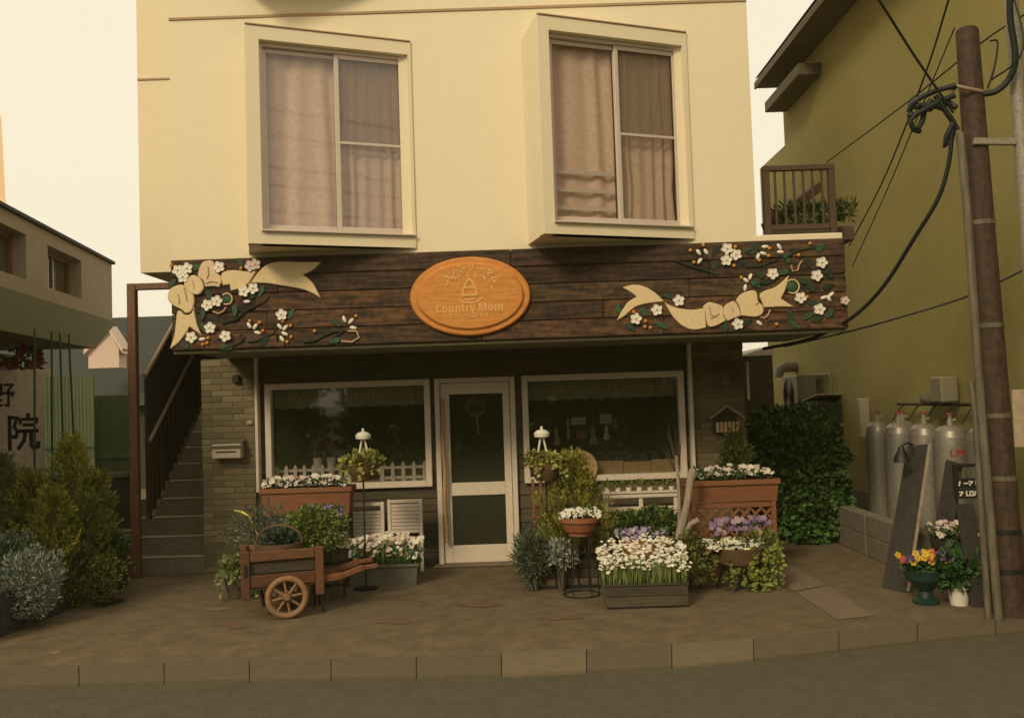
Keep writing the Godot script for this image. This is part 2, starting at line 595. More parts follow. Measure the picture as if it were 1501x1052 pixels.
func frame4(q: MB, x0: float, x1: float, y0: float, y1: float, z0: float, z1: float, w: float, ch := .004) -> void:
	q.span(Vector3(x0, y0, z0), Vector3(x0 + w, y1, z1), ch)
	q.span(Vector3(x1 - w, y0, z0), Vector3(x1, y1, z1), ch)
	q.span(Vector3(x0 + w, y0, z0 + .001), Vector3(x1 - w, y0 + w, z1 - .001), ch)
	q.span(Vector3(x0 + w, y1 - w, z0 + .001), Vector3(x1 - w, y1, z1 - .001), ch)

var SX0: float; var SX1: float; var SY0: float; var SY1: float
var WL: Array; var WR: Array; var DR: Array
func build_shop() -> void:
	SX0 = P(250, 445, DF - .07).x; SX1 = P(1241.5, 415, DF - .07).x
	SY1 = (P(247, 380, DF - .07).y + P(1240, 349, DF - .07).y) * .5
	SY0 = (P(256, 511, DF - .07).y + P(1000, 492, DF - .07).y) * .5
	var ux1 := P(1109, 335, DF).x
	var b := thing("shop_building", "cream rendered building with angled bay windows above a dark timber shopfront", "building", Vector3((SX0 + ux1) * .5, 0, -DW - 2))
	var top := 8.8
	# upper wall with two openings behind the bays
	var bays := [
		{"o": P(357, 34, DF - .55), "ob": P(366, 357, DF - .55), "w": P(350, 60, DF), "r": P(600, 64, DF), "rb": P(612, 364, DF), "wt": [376, 57], "wb": [387, 337], "wr": [601, 80], "wrb": [604, 347]},
		{"o": P(787, 22, DF - .55), "ob": P(799, 341, DF - .55), "w": P(756, 58, DF), "r": P(1003, 49, DF), "rb": P(1020, 350, DF), "wt": [803, 43], "wb": [815, 327], "wr": [1002, 67], "wrb": [1009, 332]}]
	var w := MB.new()
	var zf := -DF
	var zb := -DF - .22
	var xs := [SX0]
	var byt := 0.0
	var byb := 0.0
	for k in bays:
		k.xl = k.w.x + .05; k.xr = (k.r.x + k.rb.x) * .5
		k.yt = (k.o.y + k.r.y) * .5; k.yb = (k.ob.y + k.rb.y) * .5
		xs.append(k.xl); xs.append(k.xr - .12)
		byt += k.yt * .5; byb += k.yb * .5
	xs.append(ux1)
	for k in bays:
		k.yt = byt; k.yb = byb
	var wy0 := SY1 - .02
	for i in [0, 2, 4]:
		w.span(Vector3(xs[i], wy0, zb), Vector3(xs[i + 1], top, zf))
	for i in [1, 3]:
		w.span(Vector3(xs[i], byt - .06, zb), Vector3(xs[i + 1], top, zf))
		w.span(Vector3(xs[i], wy0, zb), Vector3(xs[i + 1], byb + .06, zf))
	# body behind: set back on the left
	var xb0 := P(203, 250, DW).x
	var ybk := P(225, 399, DW).y
	w.span(Vector3(SX0, wy0, -DW - .2), Vector3(SX0 + .22, top, zb - .001))
	w.span(Vector3(ux1 - .22, wy0, -15), Vector3(ux1, top, zb - .001))
	var wall := part("wall", w, M.plaster, b)
	var w2 := MB.new()
	w2.span(Vector3(xb0, ybk, -DW - .22), Vector3(SX0 - .001, top, -DW))
	w2.span(Vector3(xb0, ybk, -15), Vector3(xb0 + .22, top, -DW - .221))
	w2.span(Vector3(xb0, 0, -15.2), Vector3(ux1, top, -15.001))
	w2.span(Vector3(xb0 + .221, ybk, -15), Vector3(ux1 - .221, ybk + .2, -DW - .221))
	part("rear_wall", w2, M.plaster, b)
	boxpart("roof", Vector3(xb0, top + .002, -15.2), Vector3(ux1, top + .2, zf), M.plaster, b)
	# the joint lines in the render: thin proud strips in a darker tan
	var jy := P(650, 15, DF).y
	boxpart("joint_strip", Vector3(SX0, jy - .012, zf), Vector3(ux1, jy + .012, zf + .012), M.joint, b, .002)
	var jy2 := P(226, 116, DW).y
	boxpart("joint_strip", Vector3(xb0, jy2 - .01, -DW), Vector3(SX0 - .005, jy2 + .01, -DW + .012), M.joint, b, .002)
	# floor between storeys and dark rooms
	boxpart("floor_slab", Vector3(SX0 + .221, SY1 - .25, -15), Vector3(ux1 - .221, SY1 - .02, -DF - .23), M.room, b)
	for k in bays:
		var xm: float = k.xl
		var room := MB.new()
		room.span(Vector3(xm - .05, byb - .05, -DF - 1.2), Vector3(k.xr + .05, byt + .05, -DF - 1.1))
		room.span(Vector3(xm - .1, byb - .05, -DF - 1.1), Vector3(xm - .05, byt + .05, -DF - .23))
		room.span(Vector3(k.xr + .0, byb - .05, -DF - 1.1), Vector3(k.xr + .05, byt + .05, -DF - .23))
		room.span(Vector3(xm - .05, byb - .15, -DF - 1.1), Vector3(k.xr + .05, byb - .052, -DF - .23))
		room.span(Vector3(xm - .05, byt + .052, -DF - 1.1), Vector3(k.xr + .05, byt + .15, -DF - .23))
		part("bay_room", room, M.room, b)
		build_bay(b, k)
	# a third-floor bay just above the picture
	var t3 := MB.new()
	var yb3 := P(430, -18, DF).y
	var o3: Vector3 = bays[0].o
	t3.fan([Vector3(bays[0].xl, yb3, zf), Vector3(bays[0].xr, yb3, zf), Vector3(o3.x, yb3, o3.z)])
	t3.quad(Vector3(o3.x, yb3, o3.z), Vector3(bays[0].xr, yb3, zf), Vector3(bays[0].xr, top, zf), Vector3(o3.x, top, o3.z))
	t3.quad(Vector3(bays[0].xl, yb3, zf), Vector3(o3.x, yb3, o3.z), Vector3(o3.x, top, o3.z), Vector3(bays[0].xl, top, zf))
	part("upper_bay", t3, M.plaster, b)
	# canopy over the shopfront
	var cz := -DF + .0
	boxpart("canopy", Vector3(SX0 + .002, SY0, -DW - .3), Vector3(SX1 - .002, SY1 - .26, cz), M.soffit, b)
	var cp := MB.new()
	cp.span(Vector3(SX0 + .003, SY1 - .258, -DF - .2), Vector3(SX1 - .003, SY1 - .022, cz - .002))
	cp.span(Vector3(ux1 + .002, SY1 - .258, -DW - .2), Vector3(SX1 - .004, SY1 - .022, -DF - .201))
	part("canopy_edge", cp, M.soffit, b)
	boxpart("soffit_trim", Vector3(SX0, SY0 - .03, -DF - .06), Vector3(SX1, SY0 - .002, -DF + .02), M.soffit, b)
	# terrace slab to the right with its railing
	var sl0 := P(1109, 342, DF)
	boxpart("terrace_slab", Vector3(ux1 + .002, SY1 - .02, -DF - 1.7), Vector3(SX1, SY1 + .055, -DF + .03), M.plaster, b, .008)
	var rz := -DF - .22
	var ra := P(1117, 244, -rz); var rb := P(1222, 240, -rz)
	var rbase := SY1 + .056
	var rail := MB.new()
	rail.span(Vector3(ra.x, ra.y - .05, rz - .03), Vector3(rb.x, ra.y, rz + .03), .005)
	rail.span(Vector3(ra.x + .061, rbase + .08, rz - .02), Vector3(rb.x - .061, rbase + .13, rz + .02), .005)
	rail.bar(Vector3(ra.x + .07, rbase + .15, rz - .25), Vector3(rb.x + .1, ra.y - .05, rz - .7), .06, .09)
	var rl := thing("terrace_railing", "brown timber railing on the small terrace beside the cream wall", "railing", Vector3((ra.x + rb.x) * .5, rbase, rz))
	part("rail", rail, M.rail_dark, rl)
	for x in [ra.x + .03, rb.x - .03]:
		boxpart("post", Vector3(x - .03, rbase, rz - .031), Vector3(x + .03, ra.y - .051, rz + .029), M.rail_dark, rl)
	for i in 6:
		var x: float = lerp(ra.x + .03, rb.x - .03, (i + 1) / 7.0)
		boxpart("baluster", Vector3(x - .01, rbase + .131, rz - .01), Vector3(x + .01, ra.y - .051, rz + .01), M.rail_dark, rl, .002)
	boxpart("kick_board", Vector3(ra.x + .061, rbase, rz - .015), Vector3(rb.x - .061, rbase + .078, rz + .015), M.dark_panel, rl)
	# ---- ground floor
	var zw := -DW - .05
	var pl := [P(297, 700, DW).x, P(374, 700, DW).x]
	var pr := [P(1015, 650, DW).x, P(1095, 650, DW).x]
	for k in [pl, pr]:
		var pm := boxpart("pillar", Vector3(k[0], 0, -DW - .6), Vector3(k[1], SY0 - .001, -DW - .012), M.mortar, b, 0)
		brick_face(pm, k[0] - .004, k[1] + .004, 0, SY0 - .01, -DW - .009)
	WL = [P(389, 640, DW).x, P(632, 640, DW).x, P(510, 717, DW).y, P(510, 559, DW).y]
	WR = [P(767, 640, DW).x, P(1005, 620, DW).x, P(886, 710, DW).y, P(886, 546.5, DW).y]
	WR[2] = WL[2]; WR[3] = WL[3]
	DR = [P(640, 690, DW).x, P(758.5, 690, DW).x, 0.0, P(695, 553, DW).y]
	# siding boards, each one built, cut round the openings
	var sh := .145
	var y := 0.0
	while y < WL[3] + .02:
		var y1: float = min(y + sh - .008, SY0)
		var segs := []
		if y1 < WL[2] + .03: segs = [[pl[1], DR[0]], [DR[1], pr[0]]]
		else: segs = [[pl[1], WL[0]], [WL[1], DR[0]], [DR[1], WR[0]], [WR[1], pr[0]]]
		for s in segs:
			if s[1] - s[0] < .012: continue
			var q := MB.new()
			var A := Vector3(s[0] + .002, y, zw - .02); var Bv := Vector3(s[1] - .002, y1, zw)
			q.quad(Vector3(A.x, y, zw + .016), Vector3(Bv.x, y, zw + .016), Vector3(Bv.x, y1, zw), Vector3(A.x, y1, zw))
			q.quad(Vector3(A.x, y, zw - .02), Vector3(Bv.x, y, zw - .02), Vector3(Bv.x, y, zw + .016), Vector3(A.x, y, zw + .016))
			q.quad(Vector3(Bv.x, y1, zw - .02), Vector3(A.x, y1, zw - .02), Vector3(A.x, y1, zw), Vector3(Bv.x, y1, zw))
			part("siding_board", q, pick(M.siding), b)
		y += sh
	var back := MB.new()
	for s in [[pl[1], DR[0] + .01, 0.0, WL[2] + .02], [DR[1] - .01, pr[0], 0.0, WL[2] + .02], [pl[1], WL[0] + .01, WL[2] + .02, WL[3]], [WL[1] - .01, DR[0] + .01, WL[2] + .02, WL[3]], [DR[1] - .01, WR[0] + .01, WL[2] + .02, WL[3]], [WR[1] - .01, pr[0], WL[2] + .02, WL[3]]]:
		back.span(Vector3(s[0], s[2], zw - .12), Vector3(s[1], s[3], zw - .022))
	part("backing_wall", back, M.mortar, b)
	boxpart("header_board", Vector3(pl[1], WL[3] + .0, zw - .1), Vector3(pr[0], SY0 - .001, zw + .05), M.header, b)
	# white corner trims
	for k in [[P(378, 620, DW).x, .016], [P(1012.5, 600, DW).x, .02]]:
		boxpart("corner_trim", Vector3(k[0] - k[1], .85, zw + .002), Vector3(k[0] + k[1], SY0 - .002, zw + .12), M.white_trim, b)
	# shop windows
	for k in [WL, WR]:
		var q := MB.new()
		frame4(q, k[0], k[1], k[2], k[3], zw - .06, zw + .07, .065, .006)
		var fr := part("shop_window", q, M.white_trim, b)
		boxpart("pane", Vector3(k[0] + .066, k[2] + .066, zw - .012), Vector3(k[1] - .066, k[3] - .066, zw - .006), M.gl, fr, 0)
		boxpart("sill", Vector3(k[0] + .07, k[2] + .03, zw - .4), Vector3(k[1] - .07, k[2] + .06, zw - .065), M.white_trim, fr)
	# door
	var d := MB.new()
	d.span(Vector3(DR[0], 0, zw - .06), Vector3(DR[0] + .055, DR[3], zw + .06), .005)
	d.span(Vector3(DR[1] - .055, 0, zw - .06), Vector3(DR[1], DR[3], zw + .06), .005)
	d.span(Vector3(DR[0] + .055, DR[3] - .05, zw - .059), Vector3(DR[1] - .055, DR[3], zw + .059), .005)
	var df := part("door_frame", d, M.white_trim, b)
	var lx0: float = DR[0] + .06; var lx1: float = DR[1] - .06
	var ly := [.02, P(703, 799, DW).y, P(702, 726, DW).y, P(700, 707, DW).y, P(697, 577, DW).y, DR[3] - .055]
	var gx := [P(660, 650, DW).x, P(738.5, 650, DW).x]
	var q2 := MB.new()
	var z0 := zw - .02
	var z1 := zw + .03
	q2.span(Vector3(lx0, ly[0], z0), Vector3(gx[0], ly[5], z1), .006)
	q2.span(Vector3(gx[1], ly[0], z0), Vector3(lx1, ly[5], z1), .006)
	for k in [[0, 1], [2, 3], [4, 5]]:
		q2.span(Vector3(gx[0], ly[k[0]], z0 + .001), Vector3(gx[1], ly[k[1]], z1 - .001), .006)
	var dl := part("door", q2, M.white_trim, b)
	for k in [[1, 2], [3, 4]]:
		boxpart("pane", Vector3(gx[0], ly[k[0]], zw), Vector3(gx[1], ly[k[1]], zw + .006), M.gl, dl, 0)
	var hp := MB.new()
	var ha := P(648, 584, DW - .05); var hb := P(654.5, 796, DW - .05)
	var hpts := []
	for i in 9: hpts.append(ha.lerp(hb, i / 8.0) + Vector3(sin(i * 1.9) * .008, 0, 0))
	hp.tube(hpts, .022, 8)
	part("handle", hp, M.tan, dl)
	# interior: closed room
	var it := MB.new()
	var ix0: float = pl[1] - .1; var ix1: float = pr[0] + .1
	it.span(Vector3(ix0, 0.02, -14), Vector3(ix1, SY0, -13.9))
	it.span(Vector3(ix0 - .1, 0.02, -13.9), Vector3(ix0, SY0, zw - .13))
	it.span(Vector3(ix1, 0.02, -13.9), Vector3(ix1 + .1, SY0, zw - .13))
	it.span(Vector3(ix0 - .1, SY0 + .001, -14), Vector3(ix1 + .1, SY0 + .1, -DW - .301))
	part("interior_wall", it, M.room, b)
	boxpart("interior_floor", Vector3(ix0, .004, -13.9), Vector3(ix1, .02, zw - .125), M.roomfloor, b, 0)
	# side walls so the ground floor is closed
	var sw := MB.new()
	sw.span(Vector3(pr[1] - .2, 0, -15), Vector3(pr[1], SY0 - .001, -DW - .601))
	sw.span(Vector3(pl[0], 0, -15), Vector3(pl[0] + .2, SY0 - .001, -DW - .601))
	part("side_wall", sw, M.mortar, b)
	boxpart("downpipe", P(1093, 530, DW - .02), P(1100, 586, DW - .07), M.white_trim, b)
	boxpart("door_step", Vector3(DR[0] - .05, .004, zw + .02), Vector3(DR[1] + .05, .02, zw + .2), M.slab, b, .005)

func build_bay(b: Node, k: Dictionary) -> void:
	var oo: Vector3 = k.o
	var A := Vector3((k.o.x + k.ob.x) * .5, 0, oo.z)
	var R := Vector3(k.xr, 0, -DF + .02)
	var W := Vector3(k.xl, 0, -DF)
	var yt: float = k.yt; var yb: float = k.yb
	var u := (R - A).normalized()
	var nz := Vector3(-u.z, 0, u.x)
	if nz.z < 0: nz = -nz
	var Lw := (R - A).length()
	var up := Vector3.UP
	# window opening along u
	var mid := func(p, q): return [(p[0] + q[0]) * .5, (p[1] + q[1]) * .5]
	var zz := func(px): # intersect the pixel with the bay plane
		var r := ray(px[0], px[1])
		var t := (A - O).dot(nz) / r.dot(nz)
		return O + r * t
	var a1: Vector3 = zz.call(k.wt); var a2: Vector3 = zz.call(k.wb); var a3: Vector3 = zz.call(k.wr); var a4: Vector3 = zz.call(k.wrb)
	var u0: float = ((a1 - A).dot(u) + (a2 - A).dot(u)) * .5
	var u1: float = min(((a3 - A).dot(u) + (a4 - A).dot(u)) * .5, Lw - .03)
	var v0: float = (a2.y + a4.y) * .5; var v1: float = (a1.y + a3.y) * .5
	var bas := Basis(u, up, nz)
	var q := MB.new()
	q.T = Transform3D(bas, A)
	# face borders (local: x along the bay, y up, z outwards)
	var t := .13
	q.span(Vector3(0, yb, -t), Vector3(u0, yt, 0))
	q.span(Vector3(u1, yb, -t), Vector3(Lw, yt, 0))
	q.span(Vector3(u0, yb, -t), Vector3(u1, v0, 0))
	q.span(Vector3(u0, v1, -t), Vector3(u1, yt, 0))
	q.T = Transform3D()
	# left return, top and soffit (all with thickness)
	var Wb := W
	q.quad(Wb + up * yb, A + up * yb, A + up * yt, Wb + up * yt)
	q.quad(A + up * yb + Vector3(.07, 0, -.05), Wb + up * yb + Vector3(.07, 0, 0), Wb + up * yt + Vector3(.07, 0, 0), A + up * yt + Vector3(.07, 0, -.05))
	q.fan([Wb + up * yt, A + up * yt, R + up * yt])
	q.fan([Wb + up * (yt - .06), R + up * (yt - .06), A + up * (yt - .06)])
	q.fan([Wb + up * yb, R + up * yb, A + up * yb])
	q.fan([Wb + up * (yb + .06), A + up * (yb + .06), R + up * (yb + .06)])
	var bay := part("bay_window", q, M.plaster, b)
	# drip line on the top edge
	var dl := MB.new()
	dl.T = Transform3D(bas, A)
	dl.span(Vector3(0, yt + .002, -.03), Vector3(Lw, yt + .014, .012), .002)
	part("drip_edge", dl, M.joint, bay)
	# aluminium frame
	var fr := MB.new()
	fr.T = Transform3D(bas, A)
	frame4(fr, u0, u1, v0, v1, -.125, -.06, .035, .003)
	fr.span(Vector3(u0 - .01, v0 - .004, -.03), Vector3(u1 + .03, v0 + .012, .035), .003)
	var um := (u0 + u1) * .5 + .02
	frame4(fr, u0 + .03, um + .02, v0 + .037, v1 - .037, -.119, -.102, .04, .003)
	frame4(fr, um - .02, u1 - .03, v0 + .036, v1 - .036, -.096, -.076, .04, .003)
	part("window_frame", fr, M.alu, bay)
	var midy := lerpf(v0, v1, .5)
	var rl := MB.new()
	rl.T = Transform3D(bas, A)
	rl.span(Vector3(um + .02, midy - .012, -.095), Vector3(u1 - .07, midy + .012, -.077), .002)
	part("sash_rail", rl, M.alu, bay)
	for s in [[u0 + .07, um - .02, -.112, v0 + .077], [um + .02, u1 - .07, -.090, v0 + .076]]:
		var g := MB.new()
		g.T = Transform3D(bas, A)
		g.span(Vector3(s[0], s[3], s[2]), Vector3(s[1], v1 - .076, s[2] + .005))
		part("pane", g, M.cgl, bay)
	var sc := MB.new()
	sc.T = Transform3D(bas, A)
	for i in 34:
		var x := lerpf(um + .022, u1 - .072, (i + .5) / 34.0)
		sc.span(Vector3(x - .0035, midy + .013, -.116), Vector3(x + .0035, v1 - .078, -.113))
	stuff(part("insect_screen", sc, M.screen, bay))
	# curtains: folded sheets hanging behind the glass
	var names := ["plain brown curtain behind the wide sash of the bay nearer the stairs", "gathered brown curtain behind the half screened sash of the bay nearer the stairs", "drawn brown curtain behind the wide sash of the bay beside the terrace", "bunched brown curtain tied low in the half screened sash beside the terrace"]
	for i in 2:
		var xa := (u0 + .04) if i == 0 else (um + .0)
		var xb := (um - .01) if i == 0 else (u1 - .04)
		var cq := MB.new()
		cq.T = Transform3D(bas, A)
		var nx := 60
		var ny := 10
		var isr: bool = k.xl > 0
		var ph := rf(0, 6)
		var pts := []
		for ix in nx + 1:
			var colu := []
			for iy in ny + 1:
				var s := ix / float(nx)
				var h := iy / float(ny)
				var amp := .011 + .006 * sin(s * 9 + ph)
				var x := lerpf(xa, xb, s)
				if i == 1:
					var pinch: float = exp(-pow((h - .18) / .13, 2.0)) * (.10 if isr else .05)
					x = lerpf(x, lerpf(xa, xb, .62), pinch)
				var zed := -.172 + amp * sin(s * (19 if i == 0 else 34) + ph + sin(h * 3.0 + s * 5) * .7)
				colu.append(Vector3(x, lerpf(v0 + .05 + (.03 * sin(s * 7 + ph)), v1 - .04, h), zed))
			pts.append(colu)
		for ix in nx:
			for iy in ny:
				cq.quad(pts[ix][iy], pts[ix + 1][iy], pts[ix + 1][iy + 1], pts[ix][iy + 1])
		var o := part("curtain", cq, M.curtain[i], self)
		tag(o, names[i + (2 if isr else 0)], "curtain", "curtains in the bay windows")
	if k.xl > 0:
		var rk := MB.new()
		rk.T = Transform3D(bas, A)
		for i in 3:
			rk.span(Vector3(u0 + .075, v0 + .14 + i * .16, -.135), Vector3(um - .03, v0 + .18 + i * .16, -.125), .002)
		tag(part("window_guard", rk, M.alu, self), "three metal guard bars low across the bay window beside the terrace", "window guard")

# ---------------------------------------------------------------- outside stairs on the left
func build_stairs() -> void:
	var x0 := P(187, 830, DW - .05).x - .18
	var x1 := P(298, 700, DW).x - .004
	var xr := P(196, 600, DW - .1).x + .075
	var st := thing("outside_staircase", "narrow concrete outside staircase climbing beside the brick pillar", "staircase", Vector3((x0 + x1) * .5, 0, -DW - 1))
	var r := .183
	var t := .255
	for i in 14:
		var z := -DW - i * t
		var q := MB.new()
		q.span(Vector3(x0, maxf(0.0, (i - 1) * r), z - t - .02), Vector3(x1, (i + 1) * r, z), .006)
		var s := part("step", q, M.step, st)
		boxpart("nosing", Vector3(x0 + .004, (i + 1) * r + .001, z - .045), Vector3(x1 - .004, (i + 1) * r + .012, z + .008), M.nosing, s, .003)
	var rise := r / t
	var z0 := -DW - .02
	var n := 13
	var len := t * n
	var strn := MB.new()
	strn.bar(Vector3(xr + .035, .58, z0), Vector3(xr + .035, .58 + rise * len, z0 - len), .03, .035)
	part("bottom_rail", strn, M.rail_light, st)
	var h1 := P(201, 640, DW).y - .05
	var h2 := P(201, 551, DW).y
	var rail := MB.new()
	rail.tube([Vector3(xr + .04, h1, z0), Vector3(xr + .04, h1 + rise * len, z0 - len)], .022, 8)
	part("handrail", rail, M.rail_light, st)
	var rail2 := MB.new()
	rail2.tube([Vector3(xr, h2, z0), Vector3(xr, h2 + rise * len, z0 - len)], .026, 8)
	part("outer_rail", rail2, M.rail_light, st)
	for i in n * 2 + 1:
		var z := z0 - i * t * .5
		var yb := .32 + rise * (z0 - z)
		boxpart("baluster", Vector3(xr + .03, yb + .27, z - .01), Vector3(xr + .05, yb + h1 - .34, z + .01), M.darkmetal, st, .002)
	var pn := MB.new()
	var pa := Vector3(xr - .012, h1 - .05, z0); var pb := pa + Vector3(0, rise * len, -len)
	var hh := Vector3(0, h2 - h1 + .02, 0)
	var dx := Vector3(.02, 0, 0)
	pn.quad(pa + dx, pb + dx, pb + hh + dx, pa + hh + dx)
	pn.quad(pb, pa, pa + hh, pb + hh)
	pn.quad(pa, pa + dx, pa + hh + dx, pa + hh)
	part("side_panel", pn, M.dark_panel, st)
	var pl := MB.new()
	pa = Vector3(xr - .01, .58, z0); pb = pa + Vector3(0, rise * len, -len)
	hh = Vector3(0, h1 - .6, 0)
	pl.quad(pa + dx, pb + dx, pb + hh + dx, pa + hh + dx)
	pl.quad(pb, pa, pa + hh, pb + hh)
	part("infill_panel", pl, M.infill, st)
	# steel frame at the foot
	var ax := P(196, 600, DW - .1).x
	var ty := P(220, 415, DW - .1).y
	var fz := -DW + .1
	var fr := thing("steel_gateway", "brown steel post and beam frame at the foot of the outside stairs", "frame", Vector3(ax, 0, fz))
	boxpart("post", Vector3(ax - .045, 0, fz - .045), Vector3(ax + .045, ty, fz + .045), M.frame_brown, fr, .008)
	boxpart("beam", Vector3(ax + .046, ty - .07, fz - .04), Vector3(SX0 + .12, ty - .002, fz + .04), M.frame_brown, fr, .006)

# ---------------------------------------------------------------- timber sign with carved flowers
func c5(u, v): return Vector2(240 + .1426 * u, 370 + .1426 * v)
func c3(u, v): return Vector2(240 + .2665 * u, 340 + .2665 * v)
func c6(u, v): return Vector2(1000 + .16656 * u, 350 + .16656 * v)
func c4(u, v): return Vector2(860 + .27315 * u, 330 + .27315 * v)
func smooth_poly(p: Array, step := 3) -> PackedVector2Array:
	var o := PackedVector2Array()
	var n := p.size()
	for i in n:
		var a: Vector2 = p[(i + n - 1) % n]; var b: Vector2 = p[i]; var c: Vector2 = p[(i + 1) % n]; var d: Vector2 = p[(i + 2) % n]
		# keep sharp tips sharp
		var ang1: float = abs((b - a).angle_to(c - b))
		var ang2: float = abs((c - b).angle_to(d - c))
		var t1 := Vector2.ZERO if ang1 > 1.25 else (c - a) * .5
		var t2 := Vector2.ZERO if ang2 > 1.25 else (d - b) * .5
		for k in step:
			var s := k / float(step)
			var s2 := s * s
			var s3 := s2 * s
			o.append(b * (2 * s3 - 3 * s2 + 1) + t1 * (s3 - 2 * s2 + s) + c * (-2 * s3 + 3 * s2) + t2 * (s3 - s2))
	return o
func build_sign() -> void:
	var zs := -DF + .07
	var d := -zs
	var s := thing("timber_sign", "long dark plank fascia with carved ribbons and white flowers over the shopfront", "sign", Vector3((SX0 + SX1) * .5, SY0, zs))
	var rows := 5
	var h := (SY1 - SY0) / rows
	for r in rows:
		var y0 := SY0 + r * h
		var x := SX0
		var first := true
		while x < SX1 - .01:
			var nx: float = x + (rf(.7, 1.4) if first else rf(1.2, 2.2))
			if SX1 - nx < .5: nx = SX1
			first = false
			boxpart("plank", Vector3(x + .002, y0 + .003, zs - .066), Vector3(nx - .002, y0 + h - .003, zs + rf(-.012, .0)), pick(M.planks), s, .006)
			x = nx
	var W := func(p: Vector2) -> Vector2:
		var w := P(p.x, p.y, d)
		return Vector2(w.x, w.y)
	var ribs := [
		[[c5(45, 440), c5(70, 380), c5(130, 345), c5(200, 335), c5(260, 380), c5(310, 440), c5(315, 520), c5(290, 600), c5(230, 625), c5(190, 590), c5(110, 550), c5(55, 500)], .040, 0],
		[[c5(215, 320), c5(290, 240), c5(350, 250), c5(400, 300), c5(415, 370), c5(370, 430), c5(310, 430), c5(250, 390)], .05, 0],
		[[c5(355, 240), c5(390, 120), c5(440, 90), c5(510, 95), c5(540, 200), c5(590, 250), c5(600, 300), c5(570, 360), c5(520, 350), c5(430, 355), c5(410, 290)], .040, 1],
		[[c5(590, 230), c5(650, 190), c5(760, 185), c5(870, 200), c5(960, 180), c5(930, 230), c5(870, 320), c5(800, 365), c5(690, 395), c5(680, 330), c5(610, 340)], .026, 0],
		[[c3(480, 280), c3(540, 200), c3(620, 165), c3(740, 165), c3(864, 166), c3(820, 210), c3(766, 235), c3(820, 280), c3(864, 364), c3(780, 320), c3(650, 295), c3(560, 282)], .032, 0],
		[[c5(140, 615), c5(175, 600), c5(215, 640), c5(280, 630), c5(315, 560), c5(325, 640), c5(345, 750), c5(392, 855), c5(330, 810), c5(265, 762), c5(220, 840), c5(150, 930), c5(62, 994), c5(110, 850), c5(125, 730)], .026, 0],
		[[c4(192, 335), c4(250, 320), c4(310, 330), c4(370, 365), c4(415, 410), c4(330, 420), c4(260, 440), c4(200, 490), c4(162, 512), c4(195, 450), c4(225, 410), c4(268, 385), c4(240, 362)], .026, 0],
		[[c4(417, 411), c4(470, 440), c4(560, 455), c4(635, 445), c4(640, 550), c4(580, 562), c4(520, 545), c4(470, 500), c4(437, 450)], .03, 0],
		[[c6(180, 600), c6(230, 560), c6(290, 570), c6(355, 600), c6(360, 680), c6(385, 720), c6(300, 765), c6(240, 775), c6(215, 740), c6(205, 660)], .04, 1],
		[[c6(367, 600), c6(430, 555), c6(465, 560), c6(500, 620), c6(510, 680), c6(440, 705), c6(400, 725), c6(364, 680)], .05, 1],
		[[c6(475, 540), c6(530, 480), c6(620, 455), c6(655, 480), c6(665, 550), c6(705, 590), c6(710, 650), c6(660, 685), c6(590, 685), c6(517, 675), c6(504, 600)], .04, 0],
		[[c6(682, 500), c6(720, 460), c6(800, 435), c6(870, 390), c6(938, 322), c6(910, 440), c6(868, 525), c6(920, 560), c6(984, 603), c6(850, 600), c6(720, 605), c6(704, 560)], .03, 0]]
	for r in ribs:
		var pp := []
		for p in r[0]: pp.append(W.call(p))
		var q := MB.new()
		q.prism(smooth_poly(pp), zs - .03, zs + r[1] * .6, .006)
		part("ribbon", q, M.ribbon_pink if r[2] == 1 else M.ribbon, s)
	# fold lines cut into the bows
	for f in [[c5(215, 360), c5(235, 430), c5(245, 500)], [c5(150, 430), c5(170, 480), c5(165, 530)], [c5(460, 150), c5(470, 220), c5(450, 270)], [c5(440, 320), c5(500, 300), c5(560, 310)], [c5(300, 300), c5(320, 340), c5(315, 380)], [c6(235, 600), c6(250, 670), c6(300, 690)], [c6(250, 700), c6(320, 660)], [c6(430, 600), c6(445, 650)], [c6(640, 580), c6(668, 560)]]:
		var pts := []
		for p in f:
			var w: Vector2 = W.call(p)
			pts.append(Vector3(w.x, w.y, zs + .029))
		var q := MB.new()
		q.tube(pts, .0045, 6)
		part("fold_line", q, M.pink_line, s)
	# white flowers
	var R := .052
	var fm := MB.new()
	for k in 5:
		var an := TAU * k / 5.0
		var ce := Vector3(cos(an), sin(an), 0) * R * .56
		var ring := []
		for j in 10:
			var t := TAU * j / 10.0
			var e := Vector3(cos(t) * R * .47, sin(t) * R * .40, 0)
			ring.append(ce + Basis(Vector3(0, 0, 1), an) * e)
		for j in 10:
			var a: Vector3 = ring[j]; var b2: Vector3 = ring[(j + 1) % 10]
			fm.tri(ce + Vector3(0, 0, .006), a + Vector3(0, 0, .010), b2 + Vector3(0, 0, .010))
			fm.quad(a + Vector3(0, 0, -.02), b2 + Vector3(0, 0, -.02), b2 + Vector3(0, 0, .010), a + Vector3(0, 0, .010))
	var flm := fm.mesh()
	var em := MB.new()
	em.ball(Vector3.ZERO, Vector3(R * .2, R * .2, .012), 8)
	var eme := em.mesh()
	var fl := [c5(150, 185), c5(245, 165), c5(205, 255), c5(570, 150), c5(895, 140), c5(945, 125), c5(450, 540), c5(550, 500), c5(830, 400), c5(920, 370), c5(480, 775), c5(640, 860), c5(285, 870), c3(650, 455), c6(390, 90), c6(470, 140), c6(385, 190), c6(790, 310), c6(1225, 210), c6(1180, 325), c6(1035, 520), c6(1205, 620), c6(485, 750), c6(1425, 545), c4(375, 455), c4(492, 405), c4(262, 503)]
